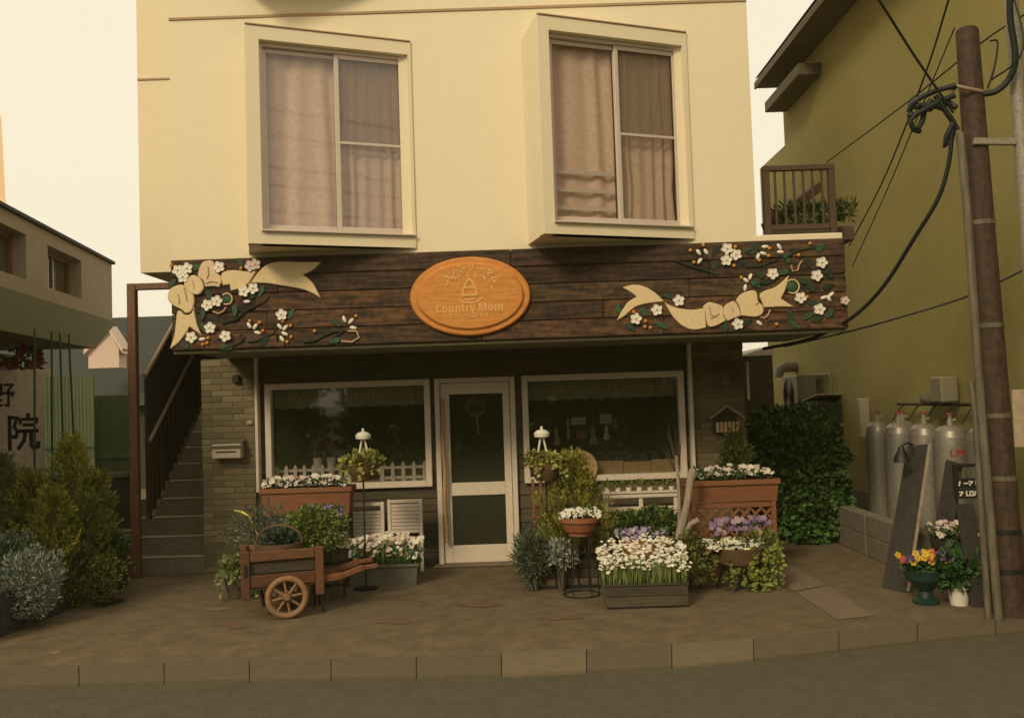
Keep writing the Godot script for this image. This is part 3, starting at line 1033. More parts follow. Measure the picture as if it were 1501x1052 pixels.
	for i in fl.size():
		var w: Vector2 = W.call(fl[i])
		var sc := 1.0 if i != 23 else .75
		var o := inst("flower", flm, M.petal if not i in [4, 5, 23] else M.petal_pink, s, Vector3(w.x, w.y, zs + .016 + (i % 3) * .006), Basis(Vector3(0, 0, 1), rf(0, TAU)).scaled(Vector3(sc, sc, 1)))
		inst("flower_centre", eme, M.eye, o, org(o) + Vector3(0, 0, .006))
	# loose petals and buds
	var bm := MB.new()
	bm.ball(Vector3.ZERO, Vector3(.034, .017, .016), 10)
	var bme := bm.mesh()
	var bu := [[c5(855, 505), 0], [c5(878, 750), 2.1], [c5(940, 762), .95], [c5(965, 825), -.3], [c5(395, 892), .1], [c3(638, 520), 2.2], [c3(668, 527), .9], [c3(666, 560), -.5], [c3(650, 588), -1.0], [c3(993, 480), 1.9], [c3(1030, 490), .8], [c3(1042, 527), -.2], [c6(145, 120), -1.0], [c6(210, 115), -1.0], [c6(155, 195), .9], [c6(730, 70), 0], [c6(715, 130), -.4], [c6(668, 155), 1.2], [c6(855, 70), -1.0], [c6(865, 117), -.1], [c6(560, 365), -.7], [c6(600, 335), 1.2], [c6(555, 430), 1.4], [c6(1248, 517), .3], [c6(1290, 525), -1.0], [c6(1312, 490), .7], [c6(680, 742), -.7]]
	for k in bu:
		var w: Vector2 = W.call(k[0])
		inst("petal", bme, M.petal, s, Vector3(w.x, w.y, zs + .006), Basis(Vector3(0, 0, 1), k[1]))
	var rm := MB.new()
	rm.ball(Vector3.ZERO, Vector3(.017, .017, .017), 10)
	var rme := rm.mesh()
	for p in [c5(80, 130), c5(795, 165), c5(885, 705), c5(985, 720), c5(1018, 805), c5(457, 880), c5(402, 945), c5(445, 930), c3(655, 490), c3(697, 515), c3(700, 577), c3(678, 605), c3(1058, 462), c3(830, 545), c6(72, 103), c6(185, 58), c6(103, 207), c6(468, 72), c6(455, 237), c6(770, 85), c6(760, 150), c6(680, 190), c6(1125, 42), c6(1025, 145), c6(520, 342), c6(1100, 512), c6(830, 752), c4(252, 465), c4(315, 515), c4(312, 545), c4(342, 550)]:
		var w: Vector2 = W.call(p)
		inst("berry", rme, M.berry, s, Vector3(w.x, w.y, zs + .008))
	var lm := MB.new()
	var lp := PackedVector2Array()
	for k in 12:
		var t := TAU * k / 12.0
		lp.append(Vector2(cos(t) * .055, sin(t) * .026 * (1.0 - .3 * cos(t))))
	lm.prism(lp, -.02, .009, .004)
	var lme := lm.mesh()
	for p in [c5(345, 150), c5(90, 310), c5(460, 430), c5(625, 440), c5(400, 640), c5(730, 600), c5(210, 950), c5(1000, 400), c5(900, 450), c5(790, 115), c5(400, 770), c5(1030, 920), c3(700, 450), c3(950, 500), c3(550, 602), c3(940, 597), c3(345, 635), c6(290, 110), c6(290, 230), c6(540, 215), c6(600, 110), c6(640, 75), c6(920, 170), c6(1110, 210), c6(1220, 75), c6(680, 310), c6(890, 295), c6(1080, 375), c6(1150, 560), c6(1110, 680), c6(1190, 705), c6(1300, 660), c6(570, 740), c6(380, 770), c6(990, 755), c6(1300, 300), c6(1130, 420), c6(1290, 420), c6(650, 400), c6(740, 380), c6(960, 680), c4(440, 380), c4(305, 463), c4(237, 548), c4(410, 540), c4(170, 450)]:
		var w: Vector2 = W.call(p)
		inst("leaf", lme, pick(M.signleaf), s, Vector3(w.x, w.y, zs + .0), Basis(Vector3(0, 0, 1), rf(0, TAU)))
	for v in [[c3(310, 650), c3(380, 625), c3(425, 605), c3(445, 580), c3(430, 560), c3(415, 572)], [c3(465, 605), c3(510, 600), c3(560, 575), c3(600, 560), c3(620, 530), c3(625, 500)], [c3(620, 560), c3(625, 610)], [c3(770, 605), c3(830, 598), c3(880, 572), c3(930, 550), c3(990, 542), c3(1035, 552)], [c3(985, 545), c3(950, 570), c3(925, 590), c3(940, 610), c3(970, 630)], [c3(320, 500), c3(400, 480), c3(440, 440), c3(500, 410), c3(560, 380), c3(580, 350)], [c6(560, 120), c6(640, 90), c6(700, 100)], [c6(560, 250), c6(700, 240), c6(800, 200), c6(860, 180)], [c6(900, 180), c6(1000, 110), c6(1100, 90), c6(1230, 70)], [c6(640, 410), c6(720, 380), c6(760, 390)], [c4(480, 190), c4(540, 215), c4(620, 240), c4(700, 265)]]:
		var pts := []
		var rr := []
		for i in v.size():
			var w: Vector2 = W.call(v[i])
			pts.append(Vector3(w.x, w.y, zs + .002)); rr.append(lerpf(.013, .006, i / float(v.size() - 1)))
		var q := MB.new()
		q.tube(pts, rr, 7)
		part("vine", q, M.vine, s)
	for v in [[c6(960, 230), c6(970, 285), c6(1020, 275), c6(1030, 230), c6(1055, 195)], [c6(690, 685), c6(720, 700), c6(755, 675), c6(775, 625)], [c5(505, 605), c5(560, 630), c5(610, 605), c5(642, 565)], [c3(1010, 545), c3(1060, 545), c3(1075, 580), c3(1035, 605), c3(975, 600)]]:
		var pts := []
		for p in v:
			var w: Vector2 = W.call(p)
			pts.append(Vector3(w.x, w.y, zs + .006))
		var q := MB.new()
		q.tube(pts, .010, 6)
		part("tendril", q, M.pink_line, s)
	for p in [[c6(968, 420), .062], [c5(648, 478), .05]]:
		var w: Vector2 = W.call(p[0])
		var pts := []
		for j in 15:
			var t := PI * .75 - TAU * .72 * j / 14.0
			pts.append(Vector3(w.x + cos(t) * p[1], w.y + sin(t) * p[1], zs + .01))
		var q := MB.new()
		q.tube(pts, .007, 6)
		part("bud_ring", q, M.ribbon, s)
		var q2 := MB.new()
		q2.ball(Vector3(w.x, w.y, zs), Vector3(p[1] * .85, p[1] * .85, .012), 12)
		part("bud", q2, M.signleaf[0], s)
	build_oval(zs)

func stroke(q: MB, o: Vector3, sc: float, pts: Array, w: float, rot := 0.0, th := .004) -> void:
	# pts in a unit square, y up; drawn as thin raised bars on a wall facing +z
	for i in pts.size() - 1:
		var a: Vector2 = (pts[i] * sc).rotated(rot)
		var b: Vector2 = (pts[i + 1] * sc).rotated(rot)
		var d := (b - a).normalized()
		var m := d.orthogonal() * w * .5
		a -= d * w * .3; b += d * w * .3
		q.T = Transform3D(Basis(), o)
		q.prism(PackedVector2Array([a + m, b + m, b - m, a - m]), -.004, th + .0006 * i)
		q.T = Transform3D()
func V(x: float, y: float) -> Vector2: return Vector2(x, y)
func build_oval(zs: float) -> void:
	var d := -zs - .05
	var ce := P(689, 433.5, d)
	var rx := P(777.5, 430, d).x - ce.x
	var ry := ce.y - P(689, 491.5, d).y
	var o := thing("oval_sign", "orange varnished oval wooden sign with pale lettering fixed on the plank fascia", "sign", Vector3(ce.x, ce.y - ry, ce.z))
	var ell := func(a, b2, n := 64):
		var p := PackedVector2Array()
		for i in n: p.append(Vector2(cos(TAU * i / n) * a, sin(TAU * i / n) * b2))
		return p
	var q := MB.new()
	q.T = Transform3D(Basis(), ce)
	q.prism(ell.call(rx, ry), -.05, -.012, .012)
	part("rim", q, M.oval, o)
	q = MB.new()
	q.T = Transform3D(Basis(), ce)
	q.prism(ell.call(rx * .895, ry * .86), -.03, .012, .016)
	part("face", q, M.oval, o)
	var z := ce.z + .0125
	var U := func(px, py): return Vector3(P(px, py, -z).x, P(px, py, -z).y, z)
	var tm := TextMesh.new()
	var sf := SystemFont.new()
	sf.font_names = PackedStringArray(["Droid Sans"])
	sf.font_weight = 700
	tm.font = sf
	tm.text = "Country Mom"
	tm.font_size = 32
	tm.pixel_size = .1 / 32.0
	tm.depth = .008
	var ti := MeshInstance3D.new()
	ti.name = "lettering"
	ti.mesh = tm
	ti.material_override = M.oval_text
	o.add_child(ti, true)
	var wd := tm.get_aabb().size.x
	var want: float = (U.call(737, 450) - U.call(639, 452)).x
	var k := want / wd
	ti.scale = Vector3(k, k * 1.12, 1)
	ti.position = U.call(688, 451) - o.position
	# arched katakana, the arched small line, the lower small line and the cottage emblem
	var kana := [[[V(-.4, .25), V(.4, .25), V(.35, -.4), V(.2, -.45)], [V(-.05, .5), V(-.1, 0), V(-.4, -.45)]], [[V(-.4, .4), V(-.15, .2)], [V(-.4, -.4), V(.1, -.2), V(.45, .3)]], [[V(-.15, .5), V(-.15, -.5)], [V(-.15, .1), V(.35, -.15)]], [[V(-.25, .45), V(-.25, -.05)], [V(.25, .45), V(.25, -.1), V(-.1, -.5)]], [[V(-.4, 0), V(.4, 0)]], [[V(-.45, .35), V(.4, .35), V(0, -.1)], [V(-.15, .05), V(.15, -.35)]], [[V(0, .5), V(-.35, -.35), V(.4, -.3)], [V(.2, -.05), V(.45, -.45)]]]
	var tx := MB.new()
	for i in 7:
		var an := deg_to_rad(lerpf(150, 30, i / 6.0))
		var c: Vector3 = U.call(690 + cos(an) * 41, 426 - sin(an) * 34)
		for st in kana[i]: stroke(tx, c, .062, st, .011, an - PI / 2)
	part("arched_lettering", tx, M.oval_text, o)
	var tx2 := MB.new()
	for i in 9:
		var an := deg_to_rad(lerpf(172, 10, i / 8.0))
		var c: Vector3 = U.call(687 + cos(an) * 34, 425 - sin(an) * 22)
		stroke(tx2, c, .036, kana[(i * 3 + 1) % 7][0], .012, an - PI / 2)
	for i in 8:
		var c: Vector3 = U.call(661 + i * 7.4, 462.5 - i * .2)
		for st in kana[(i * 2 + 5) % 7]: stroke(tx2, c, .038, st, .009)
	part("small_lettering", tx2, M.oval_text, o)
	var em := MB.new()
	var ec: Vector3 = U.call(688, 421)
	stroke(em, ec, .13, [V(-.5, -.55), V(-.42, -.1), V(-.2, .35), V(0, .62), V(.22, .35), V(.45, -.1), V(.5, -.55), V(-.5, -.55)], .016)
	stroke(em, ec, .13, [V(-.3, 0), V(.32, 0)], .014)
	stroke(em, ec, .13, [V(-.8, -.8), V(-.4, -1.05), V(.4, -1.05), V(.85, -.78)], .015)
	stroke(em, ec, .13, [V(-.25, -.85), V(.3, -.8)], .015)
	part("emblem", em, M.oval_text, o)

# ---------------------------------------------------------------- plants
func nz3(p: Vector3, s: float) -> float:
	return sin(p.x * s + 1.3 * sin(p.z * s * .7)) * sin(p.y * s * 1.1 + .6) * sin(p.z * s * .9 + 2.1 + p.x * s * .4)
func cloud(q: MB, ce: Vector3, rad: Vector3, n: int, l: float, w: float, ca: Color, cb: Color, upb := .3, fill := .4) -> void:
	var ph := rf(0, 20)
	for i in n:
		var d := rv()
		while d.length() > 1.0 or d.length() < .05: d = rv()
		d = d.normalized()
		var p0 := d * rad
		var k := 1.0 + .34 * nz3(p0 + Vector3(ph, ph, 0), 5.0 / max(rad.x, .12) * .45) + .12 * sin(d.x * 9 + ph) * sin(d.y * 8 + ph)
		var p := ce + p0 * k * pow(rng.randf(), fill)
		var dir := (d + rv() * .9 + Vector3.UP * upb).normalized()
		var nn := dir.cross(rv())
		if nn.length() < .01: nn = dir.cross(Vector3.RIGHT)
		nn = nn.normalized()
		q.col = ca.lerp(cb, rng.randf())
		var s := rf(.65, 1.25)
		q.leaf(p, dir, nn, l * s, w * s)
func bloom(q: MB, p: Vector3, up: Vector3, r: float, c: Color, eye: Color) -> void:
	up = up.normalized()
	var x := up.cross(Vector3(.3, .1, 1)).normalized()
	var y := up.cross(x)
	var a0 := rf(0, TAU)
	for k in 5:
		var a := a0 + TAU * k / 5.0
		var d := x * cos(a) + y * sin(a)
		var e := x * -sin(a) + y * cos(a)
		q.col = c
		var m := p + d * r * .62 + up * r * .18
		q.tri(p, m - e * r * .5, m + e * r * .5)
		q.tri(m - e * r * .5, p + d * r * 1.05 + up * r * .05 - e * r * .22, m + e * r * .5)
		q.tri(p + d * r * 1.05 + up * r * .05 - e * r * .22, p + d * r * 1.05 + up * r * .05 + e * r * .22, m + e * r * .5)
	q.col = eye
	q.tri(p + up * r * .12 + x * r * .2, p + up * r * .12 + y * r * .2 - x * r * .12, p + up * r * .12 - y * r * .2 - x * r * .12)
func bed(parent: Node, c: Vector3, half: Vector3, nl: int, nf: int, h0: float, h1: float, fr: float, cols: Array, ca := Color(.03, .07, .02), cb := Color(.12, .2, .05), ll := .06, tall := false) -> void:
	var q := MB.new()
	for i in nl:
		var p := c + Vector3(rf(-half.x, half.x), 0, rf(-half.z, half.z))
		q.col = ca.lerp(cb, rng.randf())
		if tall:
			var hh := rf(h0, h1)
			q.leaf(p + Vector3(rf(-.02, .02), 0, 0), Vector3(rf(-.14, .14), 1, rf(-.1, .16)).normalized(), Vector3(rf(-1, 1), 0, 1).normalized(), hh, rf(.008, .016))
		else:
			var dir := Vector3(rf(-1, 1), rf(.1, 1), rf(-.8, 1.2)).normalized()
			q.leaf(p + Vector3(0, rf(0, h1 * .7), 0), dir, dir.cross(rv()).normalized(), ll * rf(.6, 1.3), ll * .5)
	part("foliage", q, M.leaf, parent)
	if nf == 0: return
	var f := MB.new()
	for i in nf:
		var e := rf(-1, 1)
		var p := c + Vector3(e * half.x * 1.04, rf(h0, h1) * (1.0 - .22 * e * e), rf(-half.z, half.z) * 1.1)
		bloom(f, p, Vector3(rf(-.6, .6), rf(.5, 1), rf(.1, 1.1)), fr * rf(.75, 1.2), pick(cols), Color(.5, .35, .05))
	stuff(part("blossoms", f, M.flower, parent))
func trough(q: MB, x0: float, x1: float, y0: float, y1: float, z0: float, z1: float, tp: float, rim := .03) -> void:
	# z1 is the front; tapered sides, a rim that stands out, soil inside
	var b := [Vector3(x0 + tp, y0, z1 - tp), Vector3(x1 - tp, y0, z1 - tp), Vector3(x1 - tp, y0, z0 + tp), Vector3(x0 + tp, y0, z0 + tp)]
	var t := [Vector3(x0, y1, z1), Vector3(x1, y1, z1), Vector3(x1, y1, z0), Vector3(x0, y1, z0)]
	for i in 4:
		var j := (i + 1) % 4
		q.quad(b[i], b[j], t[j], t[i])
	q.quad(b[3], b[2], b[1], b[0])
	var r := .014
	q.span(Vector3(x0 - r, y1 - rim, z1 - r), Vector3(x1 + r, y1, z1 + r), .004)
	q.span(Vector3(x0 - r, y1 - rim, z0 - r), Vector3(x1 + r, y1, z0 + r), .004)
	q.span(Vector3(x0 - r, y1 - rim + .001, z0 + r), Vector3(x0 + r, y1 - .001, z1 - r), .004)
	q.span(Vector3(x1 - r, y1 - rim + .001, z0 + r), Vector3(x1 + r, y1 - .001, z1 - r), .004)
func soil(parent: Node, x0: float, x1: float, y: float, z0: float, z1: float) -> void:
	boxpart("soil", Vector3(x0, y - .03, z0), Vector3(x1, y, z1), M.soil, parent, 0)
func lattice(parent: Node, x0: float, x1: float, y0: float, y1: float, z: float, m: Material) -> void:
	var pitch := .105
	for dirn in [1, -1]:
		var k := -int((y1 - y0) / pitch) - 1
		while true:
			var sx := x0 + k * pitch
			if sx > x1: break
			k += 1
			# line from (sx, y0) rising to the right by 45 degrees, mirrored for dirn -1
			var a := Vector2(sx, y0); var b := Vector2(sx + (y1 - y0), y1)
			if a.x < x0: a = Vector2(x0, y0 + (x0 - sx))
			if b.x > x1: b = Vector2(x1, y0 + (x1 - sx))
			if b.x - a.x < .02: continue
			if dirn < 0:
				a.x = x0 + x1 - a.x; b.x = x0 + x1 - b.x
			var q := MB.new()
			q.bar(Vector3(a.x, a.y, z + .006 * dirn), Vector3(b.x, b.y, z + .006 * dirn), .009, .026, .002, Vector3(0, 0, 1).cross(Vector3(b.x - a.x, b.y - a.y, 0)).normalized())
			part("lattice_slat", q, m, parent)
func planter_stand(nm: String, label: String, xa: float, xb: float, ytop: float, ybot: float, d: float, wm: Material) -> Node3D:
	var a := P(xa, ytop, d); var b := P(xb, ytop - (xb - xa) * .033, d)
	var yb := P(xa, ybot, d).y
	var z := -d
	var s := thing(nm, label, "planter", Vector3((a.x + b.x) * .5, 0, z - .14), "brown trough planters on lattice stands")
	var q := MB.new()
	trough(q, a.x, b.x, yb, a.y, z - .28, z, .022, .05)
	part("trough", q, M.trough, s)
	soil(s, a.x + .01, b.x - .01, a.y - .02, z - .27, z - .01)
	var x0 := a.x + .10; var x1 := b.x - .05
	for k in [[x0, z - .05], [x1, z - .05], [x0, z - .25], [x1, z - .25]]:
		boxpart("leg", Vector3(k[0] - .022, 0, k[1] - .022), Vector3(k[0] + .022, yb - .002, k[1] + .022), wm, s)
	boxpart("rail", Vector3(x0 + .023, yb - .06, z - .065), Vector3(x1 - .023, yb - .01, z - .035), wm, s)
	boxpart("rail", Vector3(x0 + .023, .06, z - .065), Vector3(x1 - .023, .11, z - .035), wm, s)
	lattice(s, x0 + .023, x1 - .023, .112, yb - .062, z - .05, wm)
	return s
func ivy(q: MB, p: Vector3, n: int, ln: float, ca: Color, cb: Color, l := .05) -> void:   # trailing strands
	for i in n:
		var a := rf(0, TAU)
		var pt := p + Vector3(cos(a), 0, sin(a) * .6) * rf(.02, .12)
		var out := Vector3(cos(a), 0, sin(a) * .6 + .3).normalized()
		var st := int(ln / .02 * rf(.5, 1.1))
		for k in st:
			pt += out * .02 * maxf(0, 1.0 - k * .12) + Vector3(rf(-.008, .008), -.02 * minf(1, k * .2), rf(-.008, .008))
			if pt.y < .015: break
			q.col = ca.lerp(cb, rng.randf())
			var dr := Vector3(rf(-1, 1), rf(-.6, .4), rf(0, 1)).normalized()
			q.leaf(pt, dr, Vector3(rf(-.4, .4), .5, 1).normalized(), l * rf(.6, 1.2), l * .75)

# ---------------------------------------------------------------- left side
func hit(px: float, py: float, p: Vector3, n: Vector3) -> Vector3:
	var r := ray(px, py)
	return O + r * ((p - O).dot(n) / r.dot(n))
func build_left() -> void:
	var far := P(163, 386, 15.0)
	var near := P(0, 302, 10.6)
	far.y = 0; near.y = 0
	var u := (far - near).normalized()
	var st := near - u * 5.0
	var lw := (far - st).length()
	var nrm := Vector3(-u.z, 0, u.x)      # towards the alley
	if nrm.x < 0: nrm = -nrm
	var bas := Basis(u, Vector3.UP, u.cross(Vector3.UP))
	var out := 1.0 if bas.z.dot(nrm) > 0 else -1.0
	var T := Transform3D(bas, st)
	var b := thing("clinic_building", "low grey building with overhanging upper floor beside the outside stairs", "building", st.lerp(far, .5))
	var ht := 4.16; var h1 := 3.22; var h0 := 2.72
	var W := func(px, py):
		var p := hit(px, py, st, nrm)
		return Vector2((p - st).dot(u), p.y)
	var wa: Vector2 = W.call(69, 347); var wb: Vector2 = W.call(119, 427)
	var wy0 := 3.42; var wy1 := 3.98
	var q := MB.new()
	q.T = T
	var D := -4.0 * out
	q.span(Vector3(0, h1, D), Vector3(wa.x - 1.9, ht, 0))
	q.span(Vector3(wa.x - .75, h1, D), Vector3(wa.x, ht, 0))
	q.span(Vector3(wb.x, h1, D), Vector3(lw, ht, 0))
	for k in [[wa.x - 1.9, wa.x - .75], [wa.x, wb.x]]:
		q.span(Vector3(k[0], h1, D), Vector3(k[1], wy0, 0))
		q.span(Vector3(k[0], wy1, D), Vector3(k[1], ht, 0))
		q.span(Vector3(k[0], wy0, D), Vector3(k[1], wy1, -.35 * out))
	part("upper_wall", q, M.grey_wall, b)
	var cp := MB.new()
	cp.T = T
	cp.span(Vector3(-.1, ht + .001, D), Vector3(lw + .04, ht + .05, .05 * out), .005)
	part("coping", cp, M.roof_dark, b)
	var fs := MB.new()
	fs.T = T
	var cut := lw - 1.15
	fs.span(Vector3(-.05, h0, D), Vector3(cut, h1 - .001, .06 * out))
	fs.prism(PackedVector2Array([V(cut + .001, h0), V(lw + .03, h1 - .001), V(cut + .001, h1 - .001)]), minf(D, .06 * out), maxf(D, .06 * out))
	part("canopy_band", fs, M.grey_low, b)
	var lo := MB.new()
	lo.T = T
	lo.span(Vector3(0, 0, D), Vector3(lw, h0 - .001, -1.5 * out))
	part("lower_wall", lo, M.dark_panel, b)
	for k in [[wa.x - 1.9, wa.x - .75], [wa.x, wb.x]]:
		var f := MB.new()
		f.T = T
		frame4(f, k[0] + .005, k[1] - .005, wy0 + .005, wy1 - .005, minf(-.22 * out, -.16 * out), maxf(-.22 * out, -.16 * out), .05, .003)
		f.span(Vector3((k[0] + k[1]) * .5 - .03, wy0 + .056, -.21 * out), Vector3((k[0] + k[1]) * .5 + .03, wy1 - .056, -.17 * out))
		var fr := part("window", f, M.frame_brown, b)
		var g := MB.new()
		g.T = T
		g.span(Vector3(k[0] + .05, wy0 + .05, -.195 * out), Vector3(k[1] - .05, wy1 - .05, -.19 * out))
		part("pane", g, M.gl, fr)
		for j in 3:
			var it := MB.new()
			it.T = T
			var x: float = lerpf(k[0], k[1], .22 + j * .28)
			it.span(Vector3(x - .07, wy0 + .02, -.33 * out), Vector3(x + .07, wy0 + .36, -.28 * out), .004)
			part("blind_panel", it, M.paper, fr)
	# clinic signboard, black characters on white
	var d := 11.2
	var s0 := P(-45, 690, d); var s1 := P(72, 541, d)
	var sg := thing("clinic_signboard", "white signboard with black characters standing behind the conifers", "sign", Vector3((s0.x + s1.x) * .5, 0, -d))
	boxpart("board", Vector3(s0.x, s0.y, -d - .05), Vector3(s1.x, s1.y, -d), M.sign_white, sg, .006)
	for x in [s0.x + .05, s1.x - .05]:
		boxpart("post", Vector3(x - .03, 0, -d - .11), Vector3(x + .03, s1.y, -d - .052), M.darkmetal, sg)
	var ch := MB.new()
	var yin := P(33, 633, d); yin.z = -d
	var sc := .38
	# 院
	stroke(ch, yin, sc, [V(-.42, .5), V(-.42, -.55)], .045)
	stroke(ch, yin, sc, [V(-.42, .46), V(-.17, .46), V(-.28, .18), V(-.17, .02), V(-.22, -.16), V(-.36, -.14)], .04)
	stroke(ch, yin, sc, [V(.17, .56), V(.17, .44)], .045)
	stroke(ch, yin, sc, [V(-.08, .28), V(-.08, .40), V(.44, .40), V(.42, .28)], .04)
	stroke(ch, yin, sc, [V(.02, .22), V(.34, .22)], .04)
	stroke(ch, yin, sc, [V(-.1, .03), V(.46, .03)], .045)
	stroke(ch, yin, sc, [V(.08, .03), V(.04, -.26), V(-.14, -.52)], .045)
	stroke(ch, yin, sc, [V(.26, .03), V(.26, -.42), V(.32, -.5), V(.48, -.48), V(.48, -.34)], .045)
	var no := P(3, 580, d); no.z = -d
	sc = .27
	# 野
	stroke(ch, no, sc, [V(-.5, .5), V(-.05, .5), V(-.05, .05), V(-.5, .05), V(-.5, .5)], .03)
	stroke(ch, no, sc, [V(-.5, .28), V(-.05, .28)], .028)
	stroke(ch, no, sc, [V(-.28, .5), V(-.28, -.45)], .03)
	stroke(ch, no, sc, [V(-.5, -.2), V(-.05, -.2)], .03)
	stroke(ch, no, sc, [V(-.52, -.46), V(-.02, -.42)], .03)
	stroke(ch, no, sc, [V(.08, .48), V(.46, .48), V(.25, .22)], .03)
	stroke(ch, no, sc, [V(.04, .12), V(.5, .12), V(.42, -.02)], .03)
	stroke(ch, no, sc, [V(.27, .2), V(.27, -.45), V(.14, -.42)], .03)
	var me := P(-27, 637, d); me.z = -d
	sc = .38
	# 医
	stroke(ch, me, sc, [V(.5, .5), V(-.45, .5), V(-.45, -.5), V(.5, -.5)], .045)
	stroke(ch, me, sc, [V(-.15, .4), V(-.3, .2)], .04)
	stroke(ch, me, sc, [V(-.2, .26), V(.35, .26)], .04)
	stroke(ch, me, sc, [V(-.3, .02), V(.42, .02)], .04)
	stroke(ch, me, sc, [V(.05, .26), V(.0, -.1), V(-.3, -.38)], .04)
	stroke(ch, me, sc, [V(.04, .0), V(.38, -.36)], .04)
	part("lettering", ch, M.black, sg)
	# red flowers behind the board
	var rb := P(36, 528, 12.2)
	var rs := thing("red_flower_shrub", "thin shrub with red blossoms showing above the white signboard", "shrub", Vector3(rb.x, 0, rb.z))
	var tq := MB.new()
	tq.tube([Vector3(rb.x, 0, rb.z), Vector3(rb.x + .03, 1, rb.z), Vector3(rb.x, rb.y, rb.z)], [.02, .016, .008], 6)
	part("trunk", tq, M.bark, rs)
	tq = MB.new()
	cloud(tq, rb, Vector3(.26, .16, .16), 160, .09, .05, L(.025, .05, .02), L(.05, .1, .03))
	part("foliage", tq, M.leaf, rs)
	tq = MB.new()
	for i in 26: bloom(tq, rb + rv() * Vector3(.26, .16, .12) + Vector3(0, .02, .06), Vector3(rf(-.5, .5), .4, 1), .05, L(.32, .05, .045), L(.3, .05, .05))
	stuff(part("blossoms", tq, M.flower, rs))
	# green fence sheets and thin poles
	var gl := [[66, 137, 543, 700, 10.7, "green_light", "pale green corrugated fence sheet behind the thin poles", "fence sheet"], [137, 200, 572, 692, 11.0, "green_dark", "dark green fence sheet between the pale green sheet and the stairs", "fence sheet"]]
	for k in gl:
		var a := P(k[0], k[3], k[4]); var e := P(k[1], k[2] + 6, k[4])
		var t := thing("fence_sheet", k[6], k[7], Vector3((a.x + e.x) * .5, 0, -k[4]))
		var fq := MB.new()
		var nn := 28
		for i in nn:
			var xa := lerpf(a.x, e.x, i / float(nn)); var xb := lerpf(a.x, e.x, (i + 1) / float(nn))
			var za: float = -k[4] + .005 * (1 if i % 2 == 0 else -1); var zb: float = -k[4] + .005 * (-1 if i % 2 == 0 else 1)
			fq.quad(Vector3(xa, .02, za), Vector3(xb, .02, zb), Vector3(xb, e.y, zb), Vector3(xa, e.y, za))
			fq.quad(Vector3(xb, .02, zb - .01), Vector3(xa, .02, za - .01), Vector3(xa, e.y, za - .01), Vector3(xb, e.y, zb - .01))
		part("sheet", fq, M[k[5]], t)
		boxpart("rail", Vector3(a.x, e.y * .62, -k[4] + .0125), Vector3(e.x, e.y * .62 + .04, -k[4] + .03), M[k[5]], t, .003)
	var lg := P(140, 694, 10.6); var lg2 := P(196, 690, 10.6)
	var lw2 := thing("low_wall", "low dark wall with a pale ledge under the dark green fence sheet", "wall", Vector3((lg.x + lg2.x) * .5, 0, -10.7))
	boxpart("wall_body", Vector3(lg.x - 1.2, 0, -10.85), Vector3(lg2.x - .05, lg.y - .05, -10.6), M.dark_panel, lw2)
	boxpart("ledge", Vector3(lg.x - 1.2, lg.y - .049, -10.9), Vector3(lg2.x - .05, lg.y, -10.56), M.greybox, lw2)
	for k in [[50, 482, 50, 700, 0], [75, 486, 76, 690, 1], [87, 488, 93, 690, 2], [100, 490, 110, 690, 3]]:
		var pq := MB.new()
		var p0 := P(k[2], k[3], 10.3); var p1 := P(k[0], k[1], 10.3)
		p0 = p1.lerp(p0, p1.y / (p1.y - p0.y))
		pq.tube([p0, p1], .011, 6)
		tag(part("garden_cane", pq, M.signleaf[1], self), "thin green garden cane rising behind the golden conifer to the grey canopy", "cane", "green garden canes")
	# house far behind with dark roof and gabled dormer
	var hz := -24.0
	var ra := P(150, 466, 24); var re := P(262, 463, 24); var rl := P(150, 600, 22)
	var hs := thing("far_house", "distant house with dark slate roof and a pinkish gabled dormer", "house", Vector3(-10, 0, -24))
	var hq := MB.new()
	var y1 := ra.y; var y0 := 1.9
	hq.quad(Vector3(ra.x - 4, y0, -21), Vector3(re.x + 2, y0, -21), Vector3(re.x + 2, y1, hz), Vector3(ra.x - 4, y1, hz))
	hq.quad(Vector3(re.x + 2, y0, -27), Vector3(ra.x - 4, y0, -27), Vector3(ra.x - 4, y1, hz), Vector3(re.x + 2, y1, hz))
	hq.tri(Vector3(re.x + 2, y0, -21), Vector3(re.x + 2, y0, -27), Vector3(re.x + 2, y1, hz))
	var rfn := part("roof", hq, M.roof_dark, hs)
	boxpart("wall", Vector3(ra.x - 3.8, 0, -26.8), Vector3(re.x + 1.8, y0 - .01, -21.3), M.dark_panel, hs)
	var dd := 20.6
	var d0 := P(129, 540, dd); var d1 := P(174, 540, dd); var dt := P(160, 486, dd); var dw := P(129, 513, dd)
	var dq := MB.new()
	dq.span(Vector3(d0.x, d0.y, -dd - .4), Vector3(d1.x, dw.y, -dd))
	dq.tri(Vector3(d0.x, dw.y, -dd), Vector3(d1.x, dw.y, -dd), Vector3(dt.x, dt.y, -dd))
	var dm := part("dormer", dq, M.siding_pink, rfn)
	var dg := MB.new()
	dg.bar(Vector3(dt.x, dt.y + .03, -dd - .6), Vector3(d1.x + .2, dw.y - .12, -dd - .6), 1.5, .07, .0, Vector3(d1.x - dt.x, 0, 0).cross(Vector3(0, 0, 1)))
	dg = MB.new()
	for k in [[d1.x + .12, 1], [d0.x - .06, -1]]:
		var ea := Vector3(dt.x, dt.y + .04, -dd + .1); var eb := Vector3(k[0], dw.y - .1, -dd + .1)
		var bk := Vector3(0, 0, -.5); var th := Vector3(0, .1, 0)
		dg.quad(eb, ea, ea + th, eb + th); dg.quad(ea + th, ea + th + bk, eb + th + bk, eb + th); dg.quad(ea, eb, eb + bk, ea + bk)
	part("dormer_roof", dg, M.siding_pink, dm)
	# pale building edge far left
	var pe := P(8, 300, 30); var pt := P(1, 170, 30)
